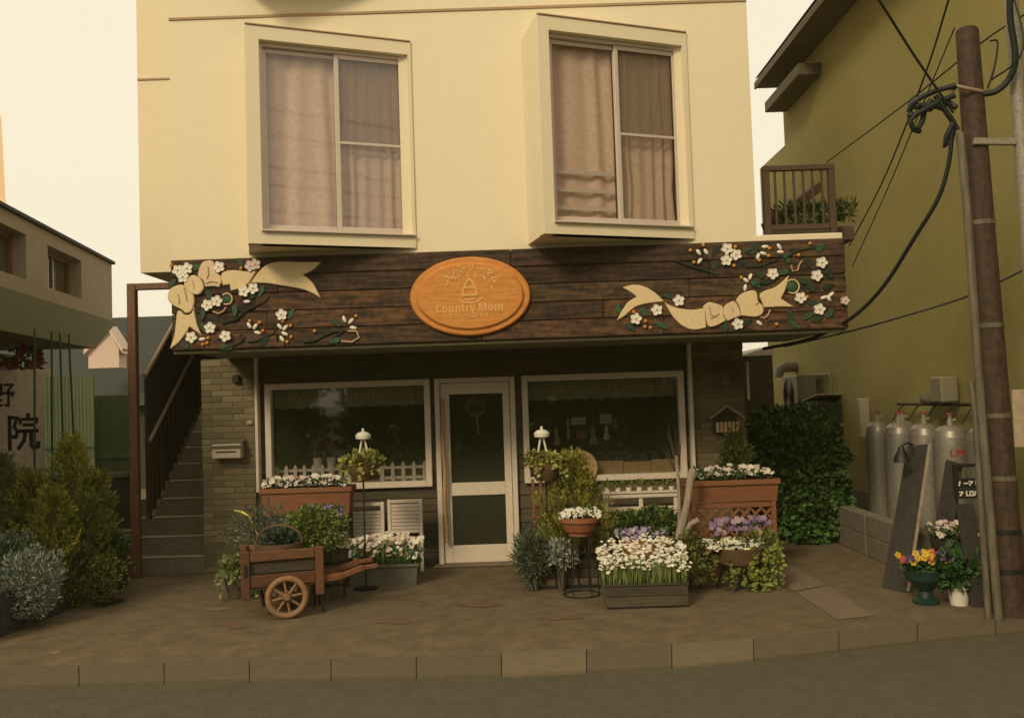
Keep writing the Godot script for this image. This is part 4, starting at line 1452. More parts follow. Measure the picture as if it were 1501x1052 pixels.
	var pb := thing("pale_building", "sliver of a pale peach building rising behind the grey building", "building", Vector3(pe.x - 3, 0, -31))
	var pq2 := MB.new()
	pq2.fan([Vector3(pe.x - 6, 0, -30), Vector3(pe.x + .1, 0, -30), Vector3(pe.x, pe.y, -30), Vector3(pt.x, pt.y, -30), Vector3(pt.x - 6, pt.y + 1, -30)])
	pq2.quad(Vector3(pe.x + .1, 0, -30), Vector3(pe.x + .1, 0, -30.2), Vector3(pe.x, pe.y, -30.2), Vector3(pe.x, pe.y, -30))
	part("wall", pq2, M.peach, pb)
	# planting bed
	var e0 := G(-40, 951); var e1 := G(188, 858)
	var pbd := thing("planting_bed", "low dark block edging of the bed under the conifers", "planter", e0.lerp(e1, .5))
	var ed := MB.new()
	var hgt := .36
	for i in 7:
		var a := e0.lerp(e1, i / 7.0); var c := e0.lerp(e1, (i + 1) / 7.0)
		var bk := MB.new()
		var dn := (c - a).normalized()
		bk.bar(a + dn * .005 + Vector3(-.06, hgt * .5, 0), c - dn * .005 + Vector3(-.06, hgt * .5, 0), .12, hgt, .008)
		part("edging_block", bk, M.board_dark, pbd)
	var rr := e1 + Vector3(-.06, 0, -.06)
	boxpart("edging_block", rr + Vector3(-.062, 0, -.1), rr + Vector3(-2.2, hgt, .02), M.board_dark, pbd, .008)
	boxpart("soil", Vector3(e1.x - 2.2, .0, e1.z + .0), Vector3(minf(e0.x, e1.x) - .13, hgt - .06, e0.z + 1.0), M.soil, pbd, 0)
	# shrubs in the bed
	conifer("golden_conifer", "tall golden green conifer beside the dark block edging", P(105, 800, 8.9), 640, 850, 62, 8.9, L(.07, .10, .012), L(.42, .37, .035), 9000)
	conifer("golden_conifer", "smaller olive conifer between the tall golden conifer and the signboard", P(45, 800, 8.6), 690, 840, 44, 8.6, L(.05, .07, .012), L(.28, .26, .035), 6000)
	conifer("golden_conifer", "dark olive conifer in front of the clinic signboard", P(4, 800, 8.6), 668, 850, 36, 8.6, L(.04, .06, .015), L(.18, .18, .035), 5000)
	conifer("golden_conifer", "golden conifer low behind the tall one beside the edging corner", P(140, 800, 9.0), 690, 840, 36, 9.0, L(.05, .09, .014), L(.3, .28, .03), 5000)
	conifer("golden_conifer", "low golden conifer in front of the tall golden conifer", P(78, 840, 8.35), 715, 880, 54, 8.35, L(.06, .09, .012), L(.32, .29, .03), 6000)
	conifer("golden_conifer", "low green conifer leaning over the dark edging", P(128, 840, 8.6), 725, 875, 46, 8.6, L(.035, .07, .012), L(.18, .21, .03), 4500)
	var bx := P(60, 850, 8.5)
	bush("green_bush", "loose olive green undergrowth filling the bed between the golden conifers", bx, Vector3(.62, .3, .22), 5200, .04, .016, L(.03, .05, .01), L(.17, .18, .025), .6)
	bx = P(150, 800, 8.9)
	bush("green_bush", "bright green low bush at the corner of the dark edging", bx, Vector3(.24, .15, .2), 1900, .045, .022, L(.025, .06, .012), L(.09, .15, .035))
	bx = P(38, 858, 7.75)
	bush("silver_bush", "silvery blue shrub spilling over the dark edging", bx, Vector3(.28, .27, .22), 6000, .042, .013, L(.08, .11, .09), L(.32, .37, .28), .6)
	bx = P(8, 815, 7.9)
	bush("green_bush", "dark bush behind the silvery shrub", bx, Vector3(.26, .22, .25), 2600, .045, .016, L(.03, .05, .03), L(.10, .14, .08))
	var gp := P(176, 805, 9.25)
	var gs := thing("grey_flagpot", "rounded grey pot at the end of the dark edging", "pot", Vector3(gp.x, hgt, gp.z))
	var gq := MB.new()
	gq.lathe(Vector3(gp.x, hgt, gp.z), [V(0, 0), V(.08, 0), V(.12, .1), V(.11, .2), V(.125, .22), V(.1, .23), V(.08, .2), V(0, .2)], 18)
	part("bowl", gq, M.greybox, gs)

func conifer(nm: String, label: String, base: Vector3, ytop: float, ybot: float, hw: float, d: float, ca: Color, cb: Color, n: int) -> void:
	var px := (base.x - O.x) * F / d
	var top := P(CX + px, ytop, d).y
	var y0 := maxf(.05, P(CX + px, ybot, d).y)
	var r := hw / F * d
	var t := thing(nm, label, "conifer", Vector3(base.x, 0, base.z))
	var q := MB.new()
	q.tube([Vector3(base.x, 0, base.z), Vector3(base.x + .02, top * .5, base.z), Vector3(base.x, top * .92, base.z)], [.04, .03, .008], 7)
	part("trunk", q, M.bark, t)
	q = MB.new()
	var ph := rf(0, 9)
	# upright sprays: each spray is a small plume of narrow leaves
	var plumes := int(n / 16.0)
	for i in plumes:
		var h := pow(rng.randf(), .8)
		var a := rf(0, TAU)
		var rad := r * (1.0 - pow(h, 2.3)) * (.68 + .2 * sin(a * 3 + h * 9 + ph) + .2 * sin(a * 5 - h * 17 + ph)) * sqrt(rf(.25, 1.0)) + .01
		var p := Vector3(base.x + cos(a) * rad, lerpf(y0, top - .05, h), base.z + sin(a) * rad)
		var dir := Vector3(cos(a) * .75, rf(.7, 1.3), sin(a) * .75).normalized()
		var tone := rng.randf()
		for k in 16:
			q.col = ca.lerp(cb, clampf(tone + rf(-.25, .25), 0, 1))
			var dd := (dir + rv() * .55).normalized()
			q.leaf(p + dir * rf(0, .10) + rv() * .018, dd, dd.cross(rv()).normalized(), rf(.025, .055), rf(.007, .013))
	part("crown", q, M.leaf, t)
func bush(nm: String, label: String, ce: Vector3, rad: Vector3, n: int, l: float, w: float, ca: Color, cb: Color, upb := .3, cat := "shrub") -> Node3D:
	var t := thing(nm, label, cat, Vector3(ce.x, 0, ce.z))
	var q := MB.new()
	for i in 5:
		q.tube([Vector3(ce.x + rf(-.03, .03), 0, ce.z + rf(-.03, .03)), ce + rv() * rad * .5], [.014, .006], 5)
	part("stem", q, M.bark, t)
	q = MB.new()
	cloud(q, ce, rad, n, l, w, ca, cb, upb)
	part("crown", q, M.leaf, t)
	return t

# ---------------------------------------------------------------- right side: olive building, tanks, boards
const WX := 4.75
func build_right() -> void:
	var zf1 := PX(1150, 200, WX).z
	var zf2 := PX(1121, 400, WX).z
	var ev := PX(1108, 130, WX - .45)
	var eh := ev.y
	var b := thing("olive_building", "tall olive yellow rendered house with overhanging eaves beside the alley", "building", Vector3(WX, 0, -10))
	var q := MB.new()
	q.span(Vector3(WX, 0, zf1), Vector3(WX + 4, eh + .3, -3.5))
	var lh := PX(1122, 240, WX).y
	q.span(Vector3(WX, 0, zf2), Vector3(WX + 4, lh, zf1 - .001))
	part("wall", q, M.olive_wall, b)
	var rq := MB.new()
	rq.span(Vector3(WX - .45, eh, ev.z), Vector3(WX + 4.3, eh + .06, -3.2), .01)
	rq.span(Vector3(WX - .47, eh - .01, ev.z - .02), Vector3(WX - .44, eh + .11, -3.2), .006)
	var rf_ := part("eaves", rq, M.eave, b)
	var rr := MB.new()
	rr.quad(Vector3(WX - .46, eh + .165, -3.2), Vector3(WX + 4.3, eh + 2.4, -3.2), Vector3(WX + 4.3, eh + 2.4, ev.z), Vector3(WX - .46, eh + .165, ev.z))
	part("roof", rr, M.roof_dark, b)
	# window box hood under the eaves, far end
	var h0 := PX(1121, 150, WX - .35); var h1 := PX(1170, 100, WX - .35)
	boxpart("window_hood", Vector3(WX - .35, h0.y, h0.z), Vector3(WX - .001, h1.y - .1, h1.z), M.eave, b, .01)
	# base course
	boxpart("base_course", Vector3(WX - .04, 0, zf2), Vector3(WX - .001, .35, -3.5), M.concrete, b)
	# back of the alley
	var bk := thing("alley_fence", "dark board fence closing the back of the alley behind the ivy", "fence", Vector3(4, 0, -17.5))
	for i in 14:
		boxpart("fence_board", Vector3(2.2 + i * .25, 0, -17.5), Vector3(2.2 + i * .25 + .235, 1.9 + rf(-.02, .02), -17.47), M.oldwood[3], bk)
	# brown boxed shed under the canopy end
	var sd := P(1095, 522, 12.5); var sd2 := P(1136, 600, 12.5)
	var sh := thing("rear_annex", "brown clad annex with a pale sloped roof edge behind the brick pillar", "annex", Vector3(sd.x, 0, -13))
	boxpart("wall", Vector3(sd.x - .6, 0, -14.5), Vector3(sd2.x, sd.y, -12.5), M.oldwood[2], sh)
	var sr := MB.new()
	var w0 := Vector3(sd.x - .1, sd.y + .002, -12.48)
	sr.fan([w0, Vector3(sd2.x + .02, sd.y + .002, -12.48), Vector3(sd2.x + .02, sd.y + .14, -12.48)])
	sr.quad(w0, Vector3(sd2.x + .02, sd.y + .14, -12.48), Vector3(sd2.x + .02, sd.y + .14, -14.5), Vector3(sd.x - .1, sd.y + .002, -14.5))
	sr.quad(Vector3(sd2.x + .02, sd.y, -12.48), Vector3(sd2.x + .02, sd.y, -14.5), Vector3(sd2.x + .02, sd.y + .14, -14.5), Vector3(sd2.x + .02, sd.y + .14, -12.48))
	part("roof_edge", sr, M.white_trim, sh)
	# air conditioner hung on the olive wall
	var a0 := PX(1120, 606, WX - .4); var a1 := PX(1163, 540, WX - .4)
	var ac := thing("air_conditioner", "beige outdoor air conditioner unit on a bracket on the olive wall", "air conditioner", Vector3(WX - .2, a0.y, a1.z))
	var zc := a1.z - .3
	boxpart("casing", Vector3(WX - .38, a0.y, zc - .4), Vector3(WX - .08, a0.y + .62, zc + .4), M.ac, ac, .015)
	var gr := MB.new()
	for i in 7:
		var ring := []
		for j in 21: ring.append(Vector3(WX - .385, a0.y + .31 + cos(TAU * j / 20.0) * .038 * (i + 1), zc - .05 + sin(TAU * j / 20.0) * .038 * (i + 1)))
		gr.tube(ring, .005, 4, false)
	part("fan_grille", gr, M.darkmetal, ac)
	boxpart("bracket", Vector3(WX - .4, a0.y - .05, zc - .35), Vector3(WX - .001, a0.y - .001, zc + .35), M.galv, ac)
	# flue hood and pipe loop
	var f0 := PX(1150, 542, WX - .2)
	var fl := thing("vent_hood", "pale curved vent hood on the olive wall above the ivy", "vent", f0)
	var fq := MB.new()
	fq.tube([f0 + Vector3(.2, .05, 0), f0 + Vector3(.02, .05, 0), f0 + Vector3(-.08, 0, 0), f0 + Vector3(-.1, -.12, 0)], [.09, .09, .085, .08], 12)
	part("hood", fq, M.ac, fl)
	var pz := PX(1217, 548, WX - .06); var pz2 := PX(1219, 618, WX - .06); var pz0 := PX(1160, 560, WX - .06)
	var wp := thing("wall_pipe", "thin pale pipe bent across and down the olive wall", "pipe", pz2)
	var pq := MB.new()
	pq.tube([Vector3(WX - .05, pz.y, pz0.z), Vector3(WX - .05, pz.y, pz.z - .05), Vector3(WX - .05, pz.y - .06, pz.z), Vector3(WX - .05, pz2.y, pz.z)], .02, 7)
	part("pipe", pq, M.ac, wp)
	boxpart("shelf_bracket", Vector3(WX - .3, pz2.y - .06, pz.z - .5), Vector3(WX - .001, pz2.y - .02, pz.z + .3), M.ac, wp)
	var du := PX(1170, 590, WX - .1)
	var dk := thing("wall_cabinet", "dark green cabinet with a slanted pale lid beside the air conditioner", "cabinet", Vector3(WX - .2, du.y - .4, du.z))
	var dz := PX(1195, 560, WX - .35)
	boxpart("body", Vector3(WX - .35, dz.y - .75, dz.z - .6), Vector3(WX - .001, dz.y - .3, dz.z + .1), M.vine, dk, .01)
	var lid := MB.new()
	lid.bar(Vector3(WX - .18, dz.y - .27, dz.z - .6), Vector3(WX - .18, dz.y - .18, dz.z + .1), .36, .03)
	part("lid", lid, M.ac, dk)
	# meter box on a post
	var m0 := PX(1243, 640, WX - .25); var m1 := PX(1258, 584, WX - .25)
	var mb := thing("meter_box", "pale narrow meter box on the olive wall above the concrete plinth", "meter box", Vector3(WX - .12, m0.y, m0.z))
	boxpart("box", Vector3(WX - .25, m0.y, m1.z - .05), Vector3(WX - .12, m1.y, m1.z + .04), M.metalbox, mb, .01)
	var cp := MB.new()
	cp.tube([Vector3(WX - .08, .3, m1.z), Vector3(WX - .08, m0.y, m1.z)], .025, 8)
	part("pipe", cp, M.galv, mb)
	# ivy mass
	var ic := P(1172, 700, 10.9)
	var iv := thing("ivy_mound", "large dark ivy bush filling the alley beside the brick pillar", "ivy", Vector3(ic.x, 0, ic.z))
	var iq := MB.new()
	iq.tube([Vector3(ic.x, 0, ic.z), Vector3(ic.x + .1, .8, ic.z - .1), Vector3(ic.x, 1.4, ic.z)], [.05, .04, .015], 7)
	part("trunk", iq, M.bark, iv)
	iq = MB.new()
	var ca := L(.022, .054, .012); var cb := L(.09, .19, .036)
	cloud(iq, P(1170, 690, 10.9), Vector3(.58, .62, .4), 7000, .07, .06, ca, cb, -.1, .28)
	cloud(iq, P(1150, 640, 11.1), Vector3(.42, .32, .35), 3000, .07, .06, ca, cb, -.1, .3)
	cloud(iq, P(1190, 750, 10.8), Vector3(.46, .38, .35), 3400, .07, .06, ca, cb, -.1, .3)
	cloud(iq, P(1120, 720, 11.0), Vector3(.26, .6, .3), 2400, .07, .06, ca, cb, -.1, .3)
	part("crown", iq, M.leaf, iv)
	# concrete plinth and gas cylinders
	var c0 := G(1228, 796); var ph := .43
	var pn := thing("concrete_plinth", "low weathered concrete plinth under the gas cylinders", "plinth", Vector3(4.25, 0, -10))
	var px0 := c0.x
	for i in 3:
		for r in 2:
			var za := c0.z + .86 * i; var zb := za + .85
			boxpart("concrete_block", Vector3(px0 + rf(0, .004), r * ph * .5 + .002, za), Vector3(px0 + .16, (r + 1) * ph * .5 - .002, zb), M.concrete, pn, .008)
	boxpart("cap", Vector3(px0 + .161, 0, c0.z), Vector3(WX - .042, .1, c0.z + 2.57), M.concrete, pn, .008)
	var cyl := [[1290, 11.05, .14], [1321, 10.45, .165], [1358, 10.0, .165], [1396, 9.35, .17], [1446, 8.95, .165], [1340, 10.9, .15]]
	for i in cyl.size():
		var k = cyl[i]
		var p := P(k[0], 680, k[1])
		p.x = minf(p.x, WX - k[2] - .05)
		var gs := thing("gas_cylinder", "grey gas cylinder standing in the row on the concrete plinth" if i != 3 else "grey gas cylinder with red characters on its shoulder", "gas cylinder", Vector3(p.x, .1, p.z), "gas cylinders on the plinth")
		var y0 := .1
		var R: float = k[2]
		var H := 1.25
		var gq := MB.new()
		gq.lathe(Vector3(p.x, y0, p.z), [V(0, .0), V(R * .92, 0), V(R * .92, .06), V(R, .09), V(R, H - .2), V(R * .97, H - .12), V(R * .86, H - .055), V(R * .6, H - .015), V(R * .25, H), V(0, H)], 26)
		part("body", gq, M.tank, gs)
		gq = MB.new()
		gq.lathe(Vector3(p.x, y0 + H, p.z), [V(.03, -.01), V(.03, .05), V(.018, .055), V(.018, .1), V(0, .1)], 10)
		gq.box(Vector3(p.x + .03, y0 + H + .05, p.z), Vector3(.07, .025, .025), .004)
		part("valve", gq, M.galv, gs)
		gq = MB.new()
		gq.lathe(Vector3(p.x, y0 + H + .1, p.z), [V(0, 0), V(.032, 0), V(.032, .02), V(0, .02)], 10)
		part("hand_wheel", gq, M.dirt_red, gs)
		if i == 3:
			var tq := MB.new()
			var tz := p.z + R + .004
			var sc := .055
			var bx := p.x - .06
			var by := y0 + .98
			stroke(tq, Vector3(bx, by, tz - .03), sc, [V(-.3, .5), V(-.3, -.5), V(.35, -.5)], .010, 0, .02)
			stroke(tq, Vector3(bx + .05, by, tz - .01), sc, [V(-.3, -.5), V(-.3, .5), V(.3, .45), V(.3, .05), V(-.3, 0)], .010, 0, .01)
			stroke(tq, Vector3(bx + .10, by, tz - .02), sc, [V(-.4, .25), V(.4, .25), V(.3, -.5)], .010, 0, .015)
			stroke(tq, Vector3(bx + .10, by, tz - .02), sc, [V(-.05, .55), V(-.1, 0), V(-.4, -.5)], .010, 0, .015)
			part("lettering", tq, M.redpaint, gs)
	# regulator gear above the cylinders
	var rg := PX(1393, 575, WX - .1)
	var rgz := -10.2
	var ry := P(1385, 592, 10.2).y
	var rgt := thing("gas_regulator", "gas meter and regulator piping on the olive wall above the cylinders", "regulator", Vector3(WX - .1, ry, rgz))
	var rq2 := MB.new()
	rq2.tube([Vector3(WX - .12, ry, rgz - 1.0), Vector3(WX - .12, ry, rgz + 1.2)], .018, 7)
	for i in 5: rq2.tube([Vector3(WX - .12, ry, rgz - .8 + i * .42), Vector3(WX - .2, ry - .05, rgz - .75 + i * .42), Vector3(WX - .3, ry - .18, rgz - .72 + i * .42)], .009, 6)
	part("pipe", rq2, M.darkmetal, rgt)
	boxpart("meter", Vector3(WX - .24, ry + .02, rgz + .15), Vector3(WX - .05, ry + .30, rgz + .42), M.ac, rgt, .02)
	var rb := MB.new()
	rb.ball(Vector3(WX - .15, ry + .06, rgz - .1), Vector3(.09, .07, .09), 12)
	part("regulator_body", rb, M.greybox, rgt)
	# leaning black board with clip lamp
	var bl := G(1293, 862); var br := G(1327, 869)
	var topl := P(1330, 655, -bl.z + .28); var topr := P(1359, 651, -br.z + .28)
	var lb := thing("leaning_board", "tall black board leaning back in front of the gas cylinders", "board", bl.lerp(br, .5))
	var bq := MB.new()
	var wdir := Vector3(br.x - bl.x, 0, br.z - bl.z)
	bq.fan([bl, br, topr, topl])
	var tk := Vector3(.035, 0, -.05)
	bq.fan([br + tk, bl + tk, topl + tk, topr + tk])
	bq.quad(bl + tk, bl, topl, topl + tk); bq.quad(topl, topr, topr + tk, topl + tk)
	part("panel", bq, M.board_dark, lb)
	var be := MB.new()
	be.bar(br + tk * .5 + Vector3(.012, .005, 0), topr + tk * .5 + Vector3(.012, 0, 0), .022, .06, .003, Vector3(0, 0, 1))
	part("edge_strip", be, M.driftwood, lb)
	var lp := P(1322, 664, 8.2)
	var cl := thing("clip_lamp", "black clip lamp hooked on the top of the leaning board", "lamp", lp + Vector3(0, -.08, 0))
	var cq := MB.new()
	cq.lathe(lp + Vector3(0, -.08, 0), [V(.075, 0), V(.06, .05), V(.03, .11), V(.02, .14), V(0, .14), V(.018, .1), V(.07, .002)], 16)
	part("shade", cq, M.black, cl)
	cq = MB.new()
	cq.tube([lp + Vector3(.0, .06, 0), lp + Vector3(.05, .09, 0), lp + Vector3(.1, .07, 0), topl + Vector3(.03, .02, 0)], .010, 6)
	part("arm", cq, M.black, cl)
	# second narrow board, small menu board, grey boards against the pole
	var b2 := G(1378, 858); var t2 := P(1394, 676, 8.5)
	var sb := thing("narrow_plank", "narrow dark plank leaning upright behind the flower pots", "plank", Vector3(b2.x, 0, b2.z))
	var sq := MB.new()
	sq.bar(Vector3(b2.x - .03, .0, b2.z), Vector3(t2.x, t2.y, b2.z - .22), .15, .03, .004, Vector3(0, 0, 1))
	part("board", sq, M.board_dark, sb)
	var mz := 8.35
	var q0 := P(1403, 733, mz); var q1 := P(1436, 684, mz)
	var mn := thing("menu_rack", "small dark rack with two rows of white writing behind the pole", "sign", Vector3((q0.x + q1.x) * .5, 0, -mz))
	var mq := MB.new()
	for x in [q0.x, q1.x + .1]: mq.span(Vector3(x - .014, 0, -mz - .02), Vector3(x + .014, q1.y, -mz + .01), .003)
	mq.span(Vector3(q0.x - .02, q1.y + .001, -mz - .02), Vector3(q1.x + .12, q1.y + .03, -mz + .01), .003)
	part("frame", mq, M.black, mn)
	for i in 2:
		var yy := P(1415, 708 + i * 15, mz).y
		var pl := boxpart("plate", Vector3(q0.x + .015, yy - .045, -mz), Vector3(q1.x + .085, yy + .042, -mz + .012), M.black, mn, .003)
		var tq := MB.new()
		var forms := [[V(-.2, .4), V(-.4, -.4)], [V(-.4, 0), V(.4, 0)], [V(-.4, .3), V(.3, .3), V(-.3, -.4)], [V(0, .5), V(0, -.4), V(.4, -.4)], [V(-.3, -.4), V(-.3, .4), V(.3, .4), V(.3, -.4), V(-.3, -.4)]]
		for j in 5: stroke(tq, Vector3(q0.x + .04 + j * .045, yy, -mz + .012), .045, forms[(j + i * 2) % 5], .012)
		part("lettering", tq, M.petal, pl)
	var g0 := G(1437, 893); 
	var gb := thing("grey_board", "dark grey board standing against the rusty pole behind the white pot", "board", Vector3(g0.x, 0, g0.z))
	var gq2 := MB.new()
	gq2.bar(Vector3(g0.x + .04, 0, g0.z - .08), Vector3(g0.x + .0, .8, g0.z - .16), .13, .03, .004, Vector3(0, 0, 1))
	part("panel", gq2, M.board_dark, gb)
	# pots by the pole
	var pp := G(1358, 884)
	var pt := thing("pansy_urn", "green pedestal urn of yellow red and violet pansies by the pole", "flower pot", pp)
	var uq := MB.new()
	uq.lathe(pp, [V(0, 0), V(.1, 0), V(.105, .025), V(.06, .05), V(.05, .1), V(.1, .15), V(.15, .2), V(.16, .25), V(.165, .27), V(.15, .27), V(.13, .24), V(0, .26)], 22)
	part("urn", uq, M.greenpot, pt)
	bed(pt, pp + Vector3(0, .25, 0), Vector3(.15, 0, .12), 160, 0, .02, .1, .04, [], L(.02, .06, .015), L(.07, .14, .03), .06)
	var fq2 := MB.new()
	for i in 44:
		var e := rf(-1, 1)
		bloom(fq2, pp + Vector3(e * .2, .33 + rf(0, .10) * (1 - e * e * .5), rf(-.08, .16)), Vector3(rf(-.4, .4), .5, 1), .028, pick([L(.6, .34, .02), L(.62, .4, .03), L(.45, .08, .05), L(.1, .06, .18), L(.6, .36, .02)]), L(.05, .02, .02))
	stuff(part("blossoms", fq2, M.flower, pt))
	pp = G(1407, 886)
	pt = thing("white_pot", "white pot with a leafy green plant in front of the grey board", "flower pot", pp)
	uq = MB.new()
	uq.lathe(pp, [V(0, 0), V(.065, 0), V(.085, .13), V(.098, .13), V(.1, .165), V(.085, .165), V(.08, .14), V(0, .14)], 20)
	part("pot", uq, M.petal, pt)
	uq = MB.new()
	cloud(uq, pp + Vector3(-.02, .27, 0), Vector3(.17, .14, .13), 420, .09, .055, L(.015, .05, .012), L(.05, .13, .03))
	part("foliage", uq, M.leaf, pt)
	pp = G(1402, 862)
	pt = thing("raised_pot", "dark bowl of pink and white flowers raised on a black stand by the pole", "flower pot", pp)
	uq = MB.new()
	var yb := P(1402, 815, -pp.z).y
	for k in 3: uq.tube([pp + Vector3(cos(k * 2.1) * .13, 0, sin(k * 2.1) * .13), Vector3(pp.x + cos(k * 2.1) * .11, yb, pp.z + sin(k * 2.1) * .11)], .008, 6)
	part("stand", uq, M.black, pt)
	uq = MB.new()
	uq.lathe(Vector3(pp.x, yb, pp.z), [V(0, 0), V(.12, 0), V(.17, .08), V(.19, .15), V(.17, .15), V(.15, .12), V(0, .12)], 20)
	part("bowl", uq, M.soil, pt)
	bed(pt, Vector3(pp.x, yb + .13, pp.z), Vector3(.17, 0, .12), 260, 44, .07, .17, .027, [L(.6, .42, .42), L(.62, .55, .5), L(.55, .25, .22)], L(.02, .06, .015), L(.06, .13, .03))

# ---------------------------------------------------------------- utility pole and wires
func build_pole() -> void:
	var d := 7.1
	var bt := P(1481, 897, d); bt.y = 0
	var tp := P(1418, 46, d - .05)
	var t := thing("utility_pole", "leaning rusty brown utility pole standing on the pavement edge", "pole", bt)
	var q := MB.new()
	var pts := []; var rr := []
	for i in 9:
		pts.append(bt.lerp(tp, i / 8.0)); rr.append(lerpf(.122, .082, i / 8.0))
	pts.append(tp + Vector3(0, .02, 0)); rr.append(.07)
	q.tube(pts, rr, 24)
	part("shaft", q, M.pole, t)
	var at := func(py): # axis point at a picture row
		var f: float = (897.0 - py) / (897.0 - 46.0)
		return bt.lerp(tp, f)
	for py in [832, 776, 480, 330, 610, 700]:
		var c: Vector3 = at.call(py)
		var f: float = (897.0 - py) / 851.0
		var r := lerpf(.122, .082, f) + .006
		var bq := MB.new()
		bq.lathe(c, [V(r - .01, -.018), V(r, -.018), V(r, .018), V(r - .01, .018)], 24)
		part("band", bq, M.black if py > 750 else M.conduit, t)
	var cnd := [[[1464, 893], [1436, 560], [1418, 300], [1408, 195]], [[1449, 893], [1430, 600], [1424, 560]]]
	for i in 2:
		var pp := []
		for k in cnd[i]: pp.append(P(k[0], k[1], d - .13 + i * .05))
		pp[0].y = 0
		var cq := MB.new()
		cq.tube(pp, .032 - i * .006, 10)
		part("conduit", cq, M.conduit, t)
	# bracket arm to the right, hook and insulators
	var a0: Vector3 = at.call(214); 
	var aq := MB.new()
	aq.bar(a0 + Vector3(-.06, .0, .1), P(1500, 208, d - .1), .04, .05)
	aq.bar(P(1490, 208, d - .1), P(1530, 212, d - .1), .05, .11)
	part("bracket_arm", aq, M.galv, t)
	var hq := MB.new()
	hq.tube([P(1394, 136, d - .1), P(1403, 126, d - .12), P(1420, 130, d - .16), P(1440, 134, d - .12)], .016, 7)
	part("strap", hq, M.rail_light, t)
	var cl := thing("cable_cluster", "tangled black cable splices hooked on the side of the utility pole", "cable", P(1370, 190, d - .1))
	for k in [[[1402, 125], [1375, 132], [1352, 142], [1336, 152], [1333, 164]], [[1400, 140], [1378, 148], [1360, 158], [1342, 168], [1334, 178], [1340, 190], [1348, 192]], [[1366, 146], [1356, 160], [1352, 178], [1345, 190]], [[1372, 140], [1385, 160], [1396, 176], [1404, 190]], [[1360, 150], [1380, 158], [1392, 150], [1402, 158]], [[1398, 180], [1388, 200], [1386, 214], [1394, 206], [1398, 190]]]:
		var pp := []
		for e in k: pp.append(P(e[0], e[1], d - .1 + rf(-.04, .04)))
		var cq := MB.new()
		cq.tube(pp, .022, 7)
		part("splice", cq, M.cable, cl)
	for k in 6:
		var cq := MB.new()
		cq.ball(P(1336 + k * 9, 158 - k * 3 + rf(-4, 12), d - .1), Vector3(.034, .028, .034), 8)
		part("clamp", cq, M.cable, cl)
	# wires: each one its own thing
	var wires := [
		[[[1396, 186, 7.0], [1392, 235, 7.05], [1376, 290, 7.15], [1340, 350, 7.4], [1295, 420, 7.8], [1248, 466, 8.25], [1190, 496, 8.9], [1120, 511, 9.6]], .017, "thick black cable sagging from the pole to the plank fascia"],
		[[[1484, -60, 6.7], [1481, 20, 6.8], [1489, 80, 6.85], [1482, 112, 6.9], [1462, 133, 6.95], [1440, 138, 7.0]], .024, "thick black cable looping down to the top of the pole"],
		[[[1245, -60, 6.0], [1292, 5, 6.5], [1340, 80, 6.8], [1398, 165, 7.0]], .010, "black wire running steeply down to the pole splices"],
		[[[1410, -60, 6.3], [1388, 10, 6.6], [1365, 85, 7.2], [1330, 180, 8.0], [1290, 275, 9.5], [1245, 360, 11.5]], .008, "thin wire slanting down past the pole across the olive wall"],
		[[[1400, 40, 7.8], [1340, 185, 8.6], [1300, 280, 9.8], [1250, 390, 11.5]], .006, "very thin wire beside the slanting wire on the olive wall"],
		[[[1560, -20, 6.6], [1501, 22, 7.2], [1440, 62, 8.0], [1330, 150, 9.5], [1212, 238, 12.0]], .008, "straight wire crossing behind the pole top towards the terrace"],
		[[[1560, 372, 7.6], [1501, 396, 7.9], [1420, 434, 8.2], [1310, 468, 8.6], [1240, 487, 9.0], [1150, 508, 9.6]], .009, "dark wire running low from the pole side under the fascia end"],
		[[[1475, -40, 6.9], [1501, 70, 6.7], [1452, 118, 7.0]], .007, "thin black lead hanging from the pole insulator"],
		[[[1452, 60, 6.9], [1463, 62, 6.9], [1458, 100, 6.9], [1448, 130, 6.95]], .008, "short black jumper lead at the top of the pole"]]
	for w in wires:
		var pp := []
		var ctl := []
		for e in w[0]: ctl.append(P(e[0], e[1], e[2]))
		for i in ctl.size() - 1:
			var p0: Vector3 = ctl[maxi(i - 1, 0)]; var p3: Vector3 = ctl[mini(i + 2, ctl.size() - 1)]
			for k in 5: pp.append((ctl[i] as Vector3).cubic_interpolate(ctl[i + 1], p0, p3, k / 5.0))
		pp.append(ctl[-1])
		var wq := MB.new()
		wq.tube(pp, w[1], 7)
		tag(part("overhead_wire", wq, M.cable, self), w[2], "wire")
	# second pole edge at the right border with its box and small sheet of paper
	var s0 := P(1497, 600, 6.9)
	var pa := P(1488, 655, 7.9); var pb := P(1510, 570, 7.9)
	var nt := thing("wall_notice", "pale notice sheet hung behind the pole", "notice", Vector3(pa.x, pa.y, pa.z))
	boxpart("sheet", Vector3(pa.x, pa.y, pa.z), Vector3(pb.x, pb.y, pa.z + .008), M.sign_white, nt, 0)
	var op := P(1506, 300, 7.0)
	var o2 := thing("steel_mast", "thin dark steel mast beside the utility pole bracket", "mast", Vector3(op.x, 0, op.z))
	var oq := MB.new()
	oq.tube([Vector3(op.x + .02, 0, op.z), Vector3(op.x - .03, 4.8, op.z)], .05, 12)
	part("shaft", oq, M.galv, o2)

